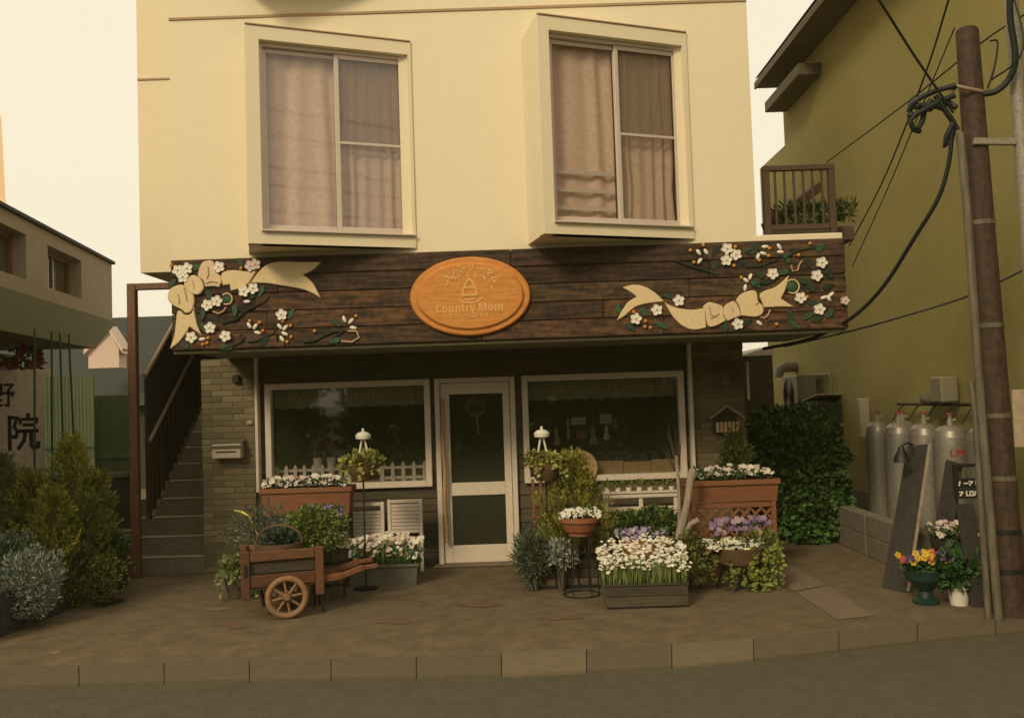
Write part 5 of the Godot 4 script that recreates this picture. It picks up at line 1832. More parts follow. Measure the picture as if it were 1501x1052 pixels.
# ---------------------------------------------------------------- things in the shop windows and on the shop wall
func build_window_things() -> void:
	var zi := -DW - .16
	for k in [[WL, "faded olive patterned valance at the top of the window behind the picket fence"], [WR, "faded olive patterned valance at the top of the window with hanging ornaments"]]:
		var w: Array = k[0]
		var t := thing("valance", k[1], "valance", Vector3((w[0] + w[1]) * .5, w[3] - .3, zi))
		var q := MB.new()
		var n := 120
		var y1: float = w[3] - .068
		var y0: float = y1 - .205
		for i in n:
			var xa := lerpf(w[0] + .07, w[1] - .07, i / float(n)); var xb := lerpf(w[0] + .07, w[1] - .07, (i + 1) / float(n))
			var za := zi + .012 * sin(xa * 38) + .006 * sin(xa * 91); var zb := zi + .012 * sin(xb * 38) + .006 * sin(xb * 91)
			q.quad(Vector3(xa, y0 + .006 * sin(xa * 38), za), Vector3(xb, y0 + .006 * sin(xb * 38), zb), Vector3(xb, y1, zb), Vector3(xa, y1, za))
		part("cloth", q, M.valance, t)
		var dm := MB.new()
		dm.ball(Vector3.ZERO, Vector3(.024, .024, .006), 8)
		var dme := dm.mesh()
		for i in 16: inst("motif", dme, M.valdot, t, Vector3(lerpf(w[0] + .15, w[1] - .13, i / 15.0), y0 + .11, zi + .02))
	# picket fences on the left sill
	var sy: float = WL[2] + .061
	for f in [[402, 516, "white picket fence length in the shop window beside the brick pillar"], [556, 626, "short white picket fence length in the shop window beside the door"]]:
		var xa := P(f[0], 690, DW + .15).x; var xb := P(f[1], 690, DW + .15).x
		var t := thing("picket_fence", f[2], "picket fence", Vector3((xa + xb) * .5, sy, zi))
		var n := int((xb - xa) / .088)
		boxpart("rail", Vector3(xa, sy + .13, zi - .012), Vector3(xb, sy + .16, zi - .001), M.white_trim, t, .002)
		boxpart("rail", Vector3(xa, sy + .02, zi - .012), Vector3(xb, sy + .05, zi - .001), M.white_trim, t, .002)
		for i in n:
			var x := lerpf(xa + .03, xb - .03, i / float(n - 1))
			var q := MB.new()
			q.prism(PackedVector2Array([V(x - .019, sy), V(x + .019, sy), V(x + .019, sy + .18), V(x, sy + .212), V(x - .019, sy + .18)]), zi, zi + .012)
			part("picket", q, M.white_trim, t)
	# vases with dried flowers
	for v in [[466, 690, "tall pale vase with dried flowers on the window sill"], [486, 690, "square pale vase with twigs on the window sill"]]:
		var p := P(v[0], v[1], DW + .3)
		p.y = sy
		var t := thing("vase", v[2], "vase", p)
		var q := MB.new()
		q.lathe(p, [V(0, 0), V(.04, 0), V(.045, .18), V(.05, .27), V(.04, .27), V(0, .2)], 14)
		part("body", q, M.white_trim, t)
		q = MB.new()
		cloud(q, p + Vector3(0, .42, 0), Vector3(.1, .14, .08), 90, .05, .03, L(.1, .07, .05), L(.3, .16, .13))
		for i in 7: q.leaf(p + Vector3(0, .25, 0), Vector3(rf(-.4, .4), 1, rf(-.3, .3)).normalized(), Vector3(0, 0, 1), .3, .008)
		part("dried_flowers", q, M.leaf, t)
	for v in [[415, 668, "dusky potted plant at the pillar end of the window"], [500, 655, "leafy potted plant behind the picket fence"], [590, 670, "brown potted plant behind the short picket fence"], [612, 690, "small potted plant in the corner of the window by the door"]]:
		var p := P(v[0], v[1], DW + .5)
		var t := thing("indoor_plant", v[2], "plant", Vector3(p.x, sy, p.z))
		var q := MB.new()
		q.lathe(Vector3(p.x, sy - .4, p.z), [V(0, 0), V(.07, 0), V(.09, .5), V(.08, .5), V(0, .44)], 14)
		part("pot", q, M.terra, t)
		q = MB.new()
		cloud(q, Vector3(p.x, sy + .2, p.z), Vector3(.16, .18, .12), 260, .09, .04, L(.03, .05, .02), L(.14, .15, .06))
		part("foliage", q, M.leaf, t)
	# round board, sill box and ornaments in the right window
	var rbp := P(850, 685, DW - .04)
	var rb := thing("round_board", "round tan wooden board propped in front of the shop window", "board", rbp + Vector3(0, -.18, 0))
	var q := MB.new()
	var el := PackedVector2Array()
	for i in 40: el.append(V(cos(TAU * i / 40) * .19, sin(TAU * i / 40) * .185))
	q.T = Transform3D(Basis(), rbp)
	q.prism(el, -.012, .012, .004)
	part("disc", q, M.tan, rb)
	var hq := MB.new()
	hq.lathe(rbp + Vector3(.14, .02, .012), [V(0, 0), V(.012, 0), V(.012, .004)], 10)
	hq.tube([rbp + Vector3(0, -.18, -.0), Vector3(rbp.x, .0, rbp.z - .002)], .012, 6)
	part("peg", hq, M.bark, rb)
	var xa := P(872, 690, DW + .2).x; var xb := P(996, 690, DW + .2).x
	var bx := thing("sill_box", "long tan wooden box on the sill of the window with hanging ornaments", "box", Vector3((xa + xb) * .5, sy, zi))
	for i in 3:
		var x0 := lerpf(xa, xb, i / 3.0); var x1 := lerpf(xa, xb, (i + 1) / 3.0)
		boxpart("front_board", Vector3(x0 + .003, sy, zi - .01), Vector3(x1 - .003, sy + .14 - .02 * (i % 2), zi + .012), M.tan, bx, .004)
	boxpart("back_board", Vector3(xa, sy, zi - .16), Vector3(xb, sy + .12, zi - .14), M.tan, bx)
	var tq := MB.new()
	for i in 7:
		var c := Vector3(lerpf(xa + .05, xb - .05, i / 6.0), sy + .1, zi - .07)
		var ring := []
		for j in 17: ring.append(c + Vector3(cos(PI * j / 16.0) * .1, sin(PI * j / 16.0) * rf(.10, .15), rf(-.01, .01)))
		tq.tube(ring, .008, 5)
	part("wire_hoop", tq, M.bark, bx)
	for k in [[848, 617, 22, 11, "pale rectangular wooden tag hanging in the shop window", "paper"], [888, 614, 18, 14, "pale square wooden tag hanging in the shop window", "paper"], [889, 634, 10, 22, "small cream doll ornament hanging under the square tag", "petal_pink"], [870, 640, 14, 24, "patterned cloth doll hanging in the shop window", "driftwood"], [852, 637, 14, 12, "dark red ornament hanging in the shop window", "dirt_red"], [816, 640, 10, 26, "pale long ornament hanging in the shop window", "valdot"], [833, 628, 5, 30, "thin cream ornament hanging in the shop window", "paper"], [902, 621, 8, 16, "brown drop ornament hanging in the shop window", "terra"]]:
		var p := P(k[0], k[1], DW + .45)
		var w: float = k[2] / F * 10.45; var h: float = k[3] / F * 10.45
		var t := thing("hanging_ornament", k[4], "ornament", p + Vector3(0, -h * .5, 0))
		var oq := MB.new()
		if w > h * .7: oq.box(p, Vector3(w, h, .02), .006)
		else:
			oq.lathe(p + Vector3(0, -h * .5, 0), [V(0, 0), V(w * .5, .01), V(w * .42, h * .3), V(w * .22, h * .55), V(w * .3, h * .7), V(w * .26, h * .9), V(0, h)], 12)
		part("body", oq, M[k[5]], t)
		var sq := MB.new()
		sq.tube([p + Vector3(0, h * .5, 0), Vector3(p.x, SY0 - .005, p.z)], .003, 4)
		part("string", sq, M.bark, t)
	# wreath inside the door
	var wc := P(697, 596, DW + .12)
	var wr := thing("door_wreath", "small dried wreath hanging inside the upper door glass", "wreath", wc + Vector3(0, -.12, 0))
	q = MB.new()
	for i in 150:
		var a := rf(0, TAU)
		q.col = L(.12, .06, .02).lerp(L(.28, .16, .05), rng.randf())
		var dr := (Vector3(-sin(a), cos(a), 0) + rv() * .6).normalized()
		q.leaf(wc + Vector3(cos(a), sin(a), 0) * .085 + rv() * .02, dr, Vector3(0, 0, 1), .05, .02)
	part("twigs", q, M.leaf, wr)
	q = MB.new()
	q.tube([wc + Vector3(.01, -.08, .01), wc + Vector3(.02, -.3, .01)], .008, 5)
	part("ribbon", q, M.paper, wr)
	# mail box
	var m0 := P(309, 673, DW - .14); var m1 := P(352, 646, DW - .14)
	var mz := -DW - .002
	var mb := thing("mail_box", "silver letter box fixed on the brick pillar beside the stairs", "letter box", Vector3((m0.x + m1.x) * .5, m0.y, mz))
	boxpart("body", Vector3(m0.x, m0.y, mz), Vector3(m1.x, m1.y - .03, mz + .13), M.metalbox, mb, .01)
	q = MB.new()
	q.quad(Vector3(m0.x - .015, m1.y - .055, mz + .15), Vector3(m1.x + .015, m1.y - .055, mz + .15), Vector3(m1.x + .015, m1.y + .02, mz + .005), Vector3(m0.x - .015, m1.y + .02, mz + .005))
	q.span(Vector3(m0.x - .015, m1.y - .07, mz + .135), Vector3(m1.x + .015, m1.y - .056, mz + .15), .002)
	q.span(Vector3(m0.x - .012, m1.y - .029, mz + .002), Vector3(m1.x + .012, m1.y - .004, mz + .10), .002)
	part("lid", q, M.eave, mb)
	boxpart("slot", Vector3(m0.x + .05, m1.y - .12, mz + .131), Vector3(m1.x - .05, m1.y - .105, mz + .134), M.black, mb, 0)
	var k0 := P(345, 556, DW - .05)
	var kb := thing("door_bell", "small dark bell box high on the brick pillar beside the stairs", "bell", Vector3(k0.x, k0.y - .04, mz))
	boxpart("box", Vector3(k0.x - .035, k0.y - .04, mz), Vector3(k0.x + .035, k0.y + .05, mz + .05), M.darkmetal, kb, .01)
	k0 = P(364, 619, DW - .05)
	kb = thing("wall_tag", "small pale tag on the brick pillar above the letter box", "tag", Vector3(k0.x, k0.y, mz))
	boxpart("plate", Vector3(k0.x - .03, k0.y - .022, mz), Vector3(k0.x + .03, k0.y + .022, mz + .015), M.paper, kb)
	# wall lamp and bird house on the right pillar
	var l0 := P(1062, 545, DW - .12)
	var wl := thing("wall_lantern", "dark wall lantern under the canopy on the brick pillar", "lantern", Vector3(l0.x, l0.y - .12, mz))
	q = MB.new()
	q.lathe(l0 + Vector3(0, -.02, 0), [V(0, 0), V(.1, 0), V(.13, .02), V(.09, .07), V(.03, .12), V(0, .14)], 16)
	q.tube([l0 + Vector3(0, .1, 0), Vector3(l0.x, l0.y + .12, mz + .01)], .015, 6)
	part("shade", q, M.eave, wl)
	q = MB.new()
	q.lathe(l0 + Vector3(0, -.16, 0), [V(0, 0), V(.05, .01), V(.065, .07), V(.05, .14), V(0, .139)], 14)
	part("globe", q, M.greybox, wl)
	var h0 := P(1066, 633, DW - .1); var ht := P(1064, 596, DW - .1)
	var bh := thing("bird_house", "gabled wooden bird house planter with pale pickets on the brick pillar", "bird house", Vector3(h0.x, h0.y, mz))
	var hw := .125
	boxpart("back_board", Vector3(h0.x - hw, h0.y, mz), Vector3(h0.x + hw, h0.y + .2, mz + .012), M.bark, bh)
	boxpart("floor_board", Vector3(h0.x - hw, h0.y, mz + .013), Vector3(h0.x + hw, h0.y + .015, mz + .13), M.bark, bh)
	for i in 6:
		var x := lerpf(h0.x - hw + .02, h0.x + hw - .02, i / 5.0)
		boxpart("picket", Vector3(x - .016, h0.y, mz + .131), Vector3(x + .016, h0.y + .11, mz + .142), M.paper if i % 2 == 0 else M.tan, bh, .002)
	for sgn in [-1, 1]:
		q = MB.new()
		q.bar(Vector3(h0.x, ht.y + .01, mz + .07), Vector3(h0.x + sgn * (hw + .06), ht.y - .12, mz + .07), .16, .022, .003, Vector3(sgn * .13, .185, 0).normalized())
		part("roof_board", q, M.driftwood, bh)
	# climbing greenery under the bird house
	var cg := P(1078, 668, DW - .12)
	bush("climbing_plant", "feathery yellow green plant climbing below the bird house", cg, Vector3(.17, .26, .08), 1500, .05, .014, L(.035, .06, .012), L(.13, .16, .035), .8, "plant")

# ---------------------------------------------------------------- planters left of the door
func build_front_left() -> void:
	var s := planter_stand("trough_planter", "brown trough planter of white pansies below the picket fence window", 381, 513, 717, 757, 9.3, M.oldwood[3])
	var c := s.position
	var ty := P(381, 717, 9.3).y
	bed(s, Vector3(c.x - .02, ty - .02, c.z), Vector3(.4, 0, .11), 420, 120, .04, .14, .027, [L(.72, .68, .56), L(.74, .71, .62), L(.62, .45, .42)], L(.015, .05, .015), L(.05, .12, .03), .045)
	# violet pot below it
	var vp := P(470, 752, 8.95)
	var v := thing("violet_basket", "basket of violet pansies under the brown trough beside the stairs", "flower basket", Vector3(vp.x, 0, vp.z))
	var q := MB.new()
	q.lathe(Vector3(vp.x, 0, vp.z), [V(0, 0), V(.15, 0), V(.17, vp.y - .12), V(.2, vp.y - .02), V(.18, vp.y - .02), V(0, vp.y - .06)], 18)
	part("basket", q, M.wicker, v)
	bed(v, vp + Vector3(0, -.02, 0), Vector3(.2, 0, .12), 160, 50, .02, .09, .024, [L(.22, .16, .34), L(.34, .28, .42), L(.16, .12, .28)], L(.02, .05, .015), L(.06, .12, .03))
	# slatted white folding chairs
	var chairs := [[514, 560, 737, "white slatted folding chair folded against the shop wall next to the trough"], [570, 616, 732, "white slatted folding chair folded against the shop wall next to the door"]]
	for i in 2:
		var k = chairs[i]
		var d := 9.72
		var a := P(k[0], k[2], d); var b := P(k[1], k[2] - 1.5, d)
		var t := thing("folding_chair", k[3], "chair", Vector3((a.x + b.x) * .5, 0, -d))
		var z := -d
		for x in [a.x, b.x]:
			boxpart("stile", Vector3(x - .018, 0, z - .02), Vector3(x + .018, a.y, z + .015), M.white_trim, t)
		boxpart("top_rail", Vector3(a.x + .019, a.y - .04, z - .015), Vector3(b.x - .019, a.y - .004, z + .012), M.white_trim, t)
		var y := a.y - .05
		var n := 0
		while y > .12:
			var skip := (i == 0 and n == 0) or (i == 1 and (n == 8 or n == 9)) or (i == 0 and (n == 10))
			if not skip:
				boxpart("slat", Vector3(a.x + .019, y - .036, z - .012), Vector3(b.x - .019, y - .003, z + .006), M.white_trim, t, .003)
			y -= .038
			n += 1
	# grey trough of white flowers
	var d2 := 8.98
	var a2 := P(509, 829, d2); var b2 := P(612, 826, d2)
	var t2 := thing("grey_trough", "grey green trough of white and pink flowers before the folding chairs", "planter", Vector3((a2.x + b2.x) * .5, 0, -d2 - .14))
	q = MB.new()
	trough(q, a2.x, b2.x, .0, a2.y, -d2 - .28, -d2, .02)
	part("trough", q, M.greybox, t2)
	soil(t2, a2.x + .01, b2.x - .01, a2.y - .02, -d2 - .27, -d2 - .01)
	bed(t2, Vector3((a2.x + b2.x) * .5, a2.y - .03, -d2 - .13), Vector3(.34, 0, .14), 700, 0, .12, .28, .035, [], L(.03, .07, .02), L(.12, .2, .06), .08, true)
	bed(t2, Vector3((a2.x + b2.x) * .5, a2.y - .03, -d2 - .13), Vector3(.35, 0, .15), 300, 330, .10, .31, .024, [L(.77, .73, .62), L(.76, .72, .6), L(.72, .62, .5), L(.64, .45, .38)], L(.02, .06, .02), L(.08, .15, .04), .05)
	# barrel with pink white flowers
	var bp := P(484, 832, 8.55)
	var br := thing("wooden_tub", "round dark wooden tub of pink and white flowers behind the cart handles", "flower tub", Vector3(bp.x, 0, bp.z))
	var ht := P(484, 803, 8.55).y
	var staves := 14
	for i in staves:
		var a0 := TAU * i / staves + .02; var a1 := TAU * (i + 1) / staves - .02
		var sq := MB.new()
		var r0 := .13; var r1 := .175
		var f := func(an, r, y): return Vector3(bp.x + cos(an) * r, y, bp.z + sin(an) * r)
		sq.quad(f.call(a1, r0, 0.0), f.call(a0, r0, 0.0), f.call(a0, r1, ht), f.call(a1, r1, ht))
		sq.quad(f.call(a1, r1, ht), f.call(a0, r1, ht), f.call(a0, r1 - .02, ht), f.call(a1, r1 - .02, ht))
		sq.quad(f.call(a0, r0 - .02, 0.0), f.call(a1, r0 - .02, 0.0), f.call(a1, r1 - .02, ht), f.call(a0, r1 - .02, ht))
		part("stave", sq, pick(M.oldwood), br)
	for y in [.3, .75]:
		q = MB.new()
		var r := lerpf(.13, .175, y) + .004
		q.lathe(Vector3(bp.x, ht * y, bp.z), [V(r - .006, -.012), V(r - .001, -.012), V(r + .002, .012), V(r - .006, .012)], 24)
		part("hoop", q, M.black, br)
	q = MB.new()
	q.lathe(Vector3(bp.x, ht - .03, bp.z), [V(.15, 0), V(0, .001)], 16)
	part("soil", q, M.soil, br)
	bed(br, Vector3(bp.x, ht - .02, bp.z), Vector3(.17, 0, .14), 200, 90, .04, .15, .026, [L(.7, .5, .42), L(.72, .6, .5), L(.66, .42, .38)], L(.02, .05, .015), L(.07, .14, .04))
	# hanging-style baskets with white hangers on poles
	flower_stake("left")
	# wooden cart
	build_cart()
	# leafy plants around the cart
	var g := P(458, 778, 8.2)
	bush("leafy_plant", "bright yellow green leafy plant rising behind the cart", g, Vector3(.25, .22, .18), 2600, .042, .022, L(.05, .09, .015), L(.2, .25, .045), .2, "plant")
	g = P(385, 775, 8.3)
	bush("dusky_plant", "dusky blue green twiggy plant behind the cart by the brick pillar", g, Vector3(.26, .24, .18), 1100, .045, .013, L(.04, .06, .045), L(.16, .19, .14), .5, "plant")
	var pp := G(350, 876)
	var tp := thing("clay_pot", "small brown pot of trailing pale ivy at the corner of the brick pillar", "flower pot", pp)
	q = MB.new()
	q.lathe(pp, [V(0, 0), V(.09, 0), V(.13, .18), V(.14, .2), V(.12, .2), V(0, .17)], 18)
	part("pot", q, M.bark, tp)
	q = MB.new()
	cloud(q, pp + Vector3(-.02, .26, 0), Vector3(.16, .1, .12), 260, .06, .045, L(.08, .11, .03), L(.26, .28, .1))
	ivy(q, pp + Vector3(-.04, .24, .03), 9, .3, L(.08, .11, .03), L(.26, .28, .1), .045)
	part("foliage", q, M.leaf, tp)
	# the yellow bent strip standing on the pillar side
	var y0 := P(343, 748, 8.4); var y1 := P(366, 757, 8.3)
	var ys := thing("yellow_strip", "bright yellow bent leaf blade above the cart", "leaf", Vector3(y1.x, 0, y1.z))
	q = MB.new()
	q.tube([Vector3(y1.x + .1, .3, y1.z), y1 + Vector3(.08, -.2, 0), y1, y1.lerp(y0, .5) + Vector3(0, .012, 0), y0], [.004, .004, .006, .013, .004], 6)
	part("blade", q, M.yellow, ys)

func flower_stake(which: String) -> void:
	var left := which == "left"
	var d := 8.9 if left else 8.75
	var c := P(532, 690, d) if left else P(800, 690, d)
	var kx := P(532, 637, d) if left else P(794, 634, d)
	var t := thing("basket_stand", "basket of yellow ivy with white hanger on a thin pole before the picket window" if left else "dark basket of yellow ivy with a white hanger standing beside the door", "flower basket", Vector3(c.x, 0, c.z), "ivy baskets with white hangers")
	var q := MB.new()
	q.tube([Vector3(c.x, 0, c.z), Vector3(c.x, c.y - .06, c.z)], .009, 6)
	q.lathe(Vector3(c.x, 0, c.z), [V(0, 0), V(.12, 0), V(.12, .01), V(0, .015)], 14)
	part("pole", q, M.black, t)
	q = MB.new()
	q.lathe(c + Vector3(0, -.09, 0), [V(0, 0), V(.09, 0), V(.14, .08), V(.165, .15), V(.15, .15), V(0, .12)], 18)
	part("basket", q, M.wicker, t)
	q = MB.new()
	for sx in [-1, 1]:
		q.tube([c + Vector3(sx * .10, .06, 0), Vector3(kx.x + sx * .035, lerpf(c.y, kx.y, .55), c.z), Vector3(kx.x + sx * .008, kx.y - .02, c.z)], .011, 6)
	q.lathe(Vector3(kx.x, kx.y - .05, c.z), [V(.02, 0), V(.07, .012), V(.075, .045), V(.05, .07), V(.012, .082), V(.012, .11), V(0, .11)], 14)
	part("hanger", q, M.petal, t)
	q = MB.new()
	cloud(q, c + Vector3(0, .09, 0), Vector3(.19, .085, .15), 420, .06, .05, L(.12, .13, .03), L(.42, .40, .10), .1)
	ivy(q, c + Vector3(0, .05, .08), 7, .2, L(.12, .13, .03), L(.42, .40, .10), .05)
	part("foliage", q, M.leaf, t)

func build_cart() -> void:
	var o := G(421, 907)
	var T := Transform3D(Basis(Vector3.UP, deg_to_rad(17)), o)
	var t := thing("wooden_cart", "small orange brown wooden garden cart with spoked wheels and two shafts", "cart", o)
	var put := func(nm: String, f: Callable, m: Material, par: Node) -> MeshInstance3D:
		var q := MB.new()
		q.T = T
		f.call(q)
		return part(nm, q, m, par)
	var x0 := -.325; var x1 := .275; var y0 := .17; var y1 := .565; var zf := -.05; var zb := -.47
	for c in [[x0, zf], [x1, zf], [x0, zb], [x1, zb]]:
		put.call("corner_post", func(q): q.span(Vector3(c[0] - .04 * (1 if c[0] > 0 else -1) * -1 if false else c[0] - .035, y0, c[1] - .025), Vector3(c[0] + .035, y1 + .004, c[1] + .025), .006), pick(M.cartwood), t)
	for z in [zf, zb]:
		put.call("top_rail", func(q): q.span(Vector3(x0 + .036, y1 - .085, z - .018), Vector3(x1 - .036, y1 - .004, z + .018), .006), pick(M.cartwood), t)
		put.call("side_board", func(q): q.span(Vector3(x0 + .036, y0 + .10, z - .016), Vector3(x1 - .036, y0 + .20, z + .014), .006), pick(M.cartwood), t)
		put.call("side_board", func(q): q.span(Vector3(x0 + .036, y0 + .205, z - .03), Vector3(x1 - .036, y1 - .09, z - .016), .004), M.oldwood[3], t)
	for x in [x0, x1]:
		for i in 3:
			put.call("end_board", func(q): q.span(Vector3(x - .014, y0 + .1 + i * .1, zb + .026), Vector3(x + .014, y0 + .194 + i * .1, zf - .026), .005), pick(M.cartwood), t)
	for i in 4:
		put.call("floor_board", func(q): q.span(Vector3(x0 + .03, y0 + .08, zb + .02 + i * .1), Vector3(x1 - .03, y0 + .098, zb + .116 + i * .1), .003), M.oldwood[2], t)
	# wheels
	for z in [.0, -.52]:
		var wh: MeshInstance3D = put.call("wheel", func(q):
			var ring := []
			for j in 33: ring.append(Vector3(cos(TAU * j / 32.0) * .152, .178 + sin(TAU * j / 32.0) * .152, z))
			q.tube(ring, .026, 8, false), M.wheelwood, t)
		put.call("hub", func(q): q.tube([Vector3(0, .178, z - .045), Vector3(0, .178, z - .03), Vector3(0, .178, z + .03), Vector3(0, .178, z + .042)], [.026, .036, .036, .02], 12), M.wheelwood, wh)
		for j in 8:
			var a := TAU * j / 8.0 + .15
			put.call("spoke", func(q): q.tube([Vector3(cos(a) * .03, .178 + sin(a) * .03, z), Vector3(cos(a) * .145, .178 + sin(a) * .145, z)], [.013, .010], 6), M.wheelwood, wh)
	put.call("axle", func(q): q.tube([Vector3(0, .178, -.55), Vector3(0, .178, .03)], .014, 8), M.black, t)
	for z in [zf - .04, zb + .06]:
		put.call("shaft", func(q):
			q.bar(Vector3(x1 - .1, .27, z), Vector3(x1 + .2, .30, z), .04, .06, .008)
			q.bar(Vector3(x1 + .19, .30, z), Vector3(x1 + .38, .355, z), .038, .052, .008)
			q.bar(Vector3(x1 + .375, .352, z), Vector3(x1 + .5, .36, z), .034, .04, .008), pick(M.cartwood), t)
		put.call("prop_leg", func(q): q.tube([Vector3(x1 + .0, .27, z - .01), Vector3(x1 + .03, .0, z - .01)], .012, 6), M.black, t)
	put.call("lock_plate", func(q): q.span(Vector3(x0 - .012, .36, zf + .025), Vector3(x0 + .018, .46, zf + .03)), M.black, t)
	# basket with hooped handle inside the cart
	var bc := T * Vector3(-.04, y0 + .12, -.26)
	var b := thing("wicker_basket", "dark wicker basket with hooped handle standing in the cart", "basket", bc)
	var q2 := MB.new()
	q2.lathe(bc, [V(0, 0), V(.15, 0), V(.19, .2), V(.21, .31), V(.19, .31), V(.17, .2), V(0, .2)], 22)
	part("bowl", q2, M.wicker, b)
	q2 = MB.new()
	var hp := []
	for j in 15:
		var a := PI * j / 14.0
		hp.append(bc + Vector3(cos(a) * .2, .3 + sin(a) * .15, 0))
	q2.tube(hp, .010, 8)
	part("handle", q2, M.wicker, b)
	q2 = MB.new()
	cloud(q2, bc + Vector3(0, .32, 0), Vector3(.16, .08, .13), 380, .06, .03, L(.015, .03, .02), L(.06, .09, .055))
	part("foliage", q2, M.leaf, b)

# ---------------------------------------------------------------- planters right of the door
func build_front_right() -> void:
	# timber box with conifer
	var d := 8.62
	var a := P(781, 824, d); var b := P(885, 820, d)
	var t := thing("slatted_box", "weathered wooden planter box with upright black bars beside the door", "planter", Vector3((a.x + b.x) * .5, 0, -d - .2))
	for i in 3:
		boxpart("board", Vector3(a.x, .012 + i * a.y / 3.0, -d - .02), Vector3(b.x, (i + 1) * a.y / 3.0 + .006, -d), pick(M.oldwood), t)
	boxpart("end_board", Vector3(a.x, .012, -d - .4), Vector3(a.x + .02, a.y, -d - .021), M.oldwood[1], t)
	boxpart("end_board", Vector3(b.x - .02, .012, -d - .4), Vector3(b.x, a.y, -d - .021), M.oldwood[1], t)
	boxpart("back_board", Vector3(a.x + .021, .012, -d - .4), Vector3(b.x - .021, a.y, -d - .38), M.oldwood[2], t)
	for i in 6:
		var x := lerpf(a.x + .1, b.x - .03, i / 5.0)
		boxpart("bar", Vector3(x - .007, .02, -d + .001), Vector3(x + .007, a.y + .01, -d + .014), M.black, t, .002)
	boxpart("skirting", Vector3(a.x + .06, 0, -d + .001), Vector3(b.x - .002, .03, -d + .02), M.black, t)
	soil(t, a.x + .022, b.x - .022, a.y - .02, -d - .378, -d - .022)
	conifer("box_conifer", "golden green conifer growing from the slatted box by the door", P(843, 800, 8.8), 666, 812, 60, 8.8, L(.10, .12, .02), L(.44, .38, .06), 12000)
	bush("box_shrub", "dense dark green shrub filling the slatted box behind the clay bowl", P(842, 775, 8.95), Vector3(.36, .24, .22), 3000, .06, .02, L(.06, .09, .018), L(.24, .26, .05), .6)
	bush("spiky_shrub", "grey green spiky shrub at the foot of the door", P(780, 815, 8.55), Vector3(.17, .21, .15), 1500, .08, .013, L(.03, .05, .03), L(.13, .17, .09), .7)
	bush("silver_plant", "silvery white leaved plant spilling from the slatted box", P(822, 810, 8.5), Vector3(.13, .11, .08), 500, .06, .025, L(.2, .22, .18), L(.46, .47, .38), .3, "plant")
	# clay bowl on wire stand
	var wp := G(853, 872)
	var bt := P(851, 784, -wp.z).y; var tp := P(851, 757, -wp.z).y
	var s := thing("clay_bowl", "terracotta bowl of white flowers on a tall black wire stand", "flower bowl", wp)
	var q := MB.new()
	for k in 6: q.tube([wp + Vector3(cos(k * TAU / 6) * .16, 0, sin(k * TAU / 6) * .16), wp + Vector3(cos(k * TAU / 6) * .13, bt, sin(k * TAU / 6) * .13)], .006, 5)
	for y in [.01, bt]:
		var ring := []
		var r := .16 if y < .1 else .13
		for j in 25: ring.append(wp + Vector3(cos(TAU * j / 24) * r, y, sin(TAU * j / 24) * r))
		q.tube(ring, .006, 5, false)
	part("wire_stand", q, M.black, s)
	q = MB.new()
	q.lathe(Vector3(wp.x, bt, wp.z), [V(0, 0), V(.1, 0), V(.1, .025), V(.13, .04), V(.165, tp - bt - .04), V(.18, tp - bt - .04), V(.183, tp - bt), V(.16, tp - bt), V(0, tp - bt - .02)], 26)
	part("bowl", q, M.terra, s)
	bed(s, Vector3(wp.x, tp - .01, wp.z), Vector3(.16, 0, .12), 200, 150, .02, .075, .024, [L(.74, .70, .6), L(.76, .73, .66), L(.7, .62, .5)], L(.03, .06, .02), L(.09, .14, .05))
	flower_stake("right")
	# brown trellis behind the right basket
	var tz := -9.35
	var ta := P(781, 702, 9.35); var tb := P(803, 702, 9.35)
	var tr := thing("plant_trellis", "narrow brown wooden trellis standing beside the door under the ivy basket", "trellis", Vector3((ta.x + tb.x) * .5, 0, tz))
	for i in 3:
		var x := lerpf(ta.x, tb.x, i / 2.0)
		boxpart("upright", Vector3(x - .015, 0, tz - .015), Vector3(x + .015, ta.y, tz + .015), M.trough, tr, .003)
	for i in 4: boxpart("crossbar", Vector3(ta.x - .02, .15 + i * .2, tz + .016), Vector3(tb.x + .02, .18 + i * .2, tz + .028), M.trough, tr, .003)
	# white rack with seedlings
	var rz := -9.6
	var ra := P(888, 724, 9.6); var rb := P(990, 722, 9.6)
	var r2 := thing("white_rack", "white slatted plant rack against the wall below the ornament window", "rack", Vector3((ra.x + rb.x) * .5, 0, rz))
	for x in [ra.x, (ra.x + rb.x) * .5, rb.x]:
		boxpart("upright", Vector3(x - .02, 0, rz - .02), Vector3(x + .02, ra.y - .001, rz + .02), M.white_trim, r2)
	for i in 4:
		var y := ra.y - i * .135
		boxpart("slat", Vector3(ra.x - .03, y - .045, rz + .021), Vector3(rb.x + .03, y, rz + .034), M.white_trim, r2)
	boxpart("shelf", Vector3(ra.x - .03, ra.y, rz - .12), Vector3(rb.x + .03, ra.y + .018, rz + .05), M.white_trim, r2)
	for i in 7:
		var p := Vector3(lerpf(ra.x + .02, rb.x - .03, i / 6.0), ra.y + .019, rz - .03)
		var pt := thing("seedling_pot", "tiny pot seedling standing on the white rack", "seedling", p, "seedlings on the white rack")
		q = MB.new()
		q.lathe(p, [V(0, 0), V(.025, 0), V(.032, .04), V(0, .038)], 10)
		part("pot", q, M.white_trim, pt)
		q = MB.new()
		cloud(q, p + Vector3(0, .07, 0), Vector3(.045, .035, .04), 34, .04, .025, L(.06, .1, .02), L(.25, .28, .06))
		part("foliage", q, M.leaf, pt)
	# green shrub and violet pansies in the middle
	bush("round_shrub", "rounded green shrub below the white rack", P(945, 768, 9.1), Vector3(.36, .17, .2), 1800, .06, .035, L(.04, .075, .015), L(.15, .2, .045))
	var vp := P(940, 788, 8.75)
	var v := thing("violet_pot", "pot of pale violet pansies between the shrub and the white daisy box", "flower pot", Vector3(vp.x, 0, vp.z))
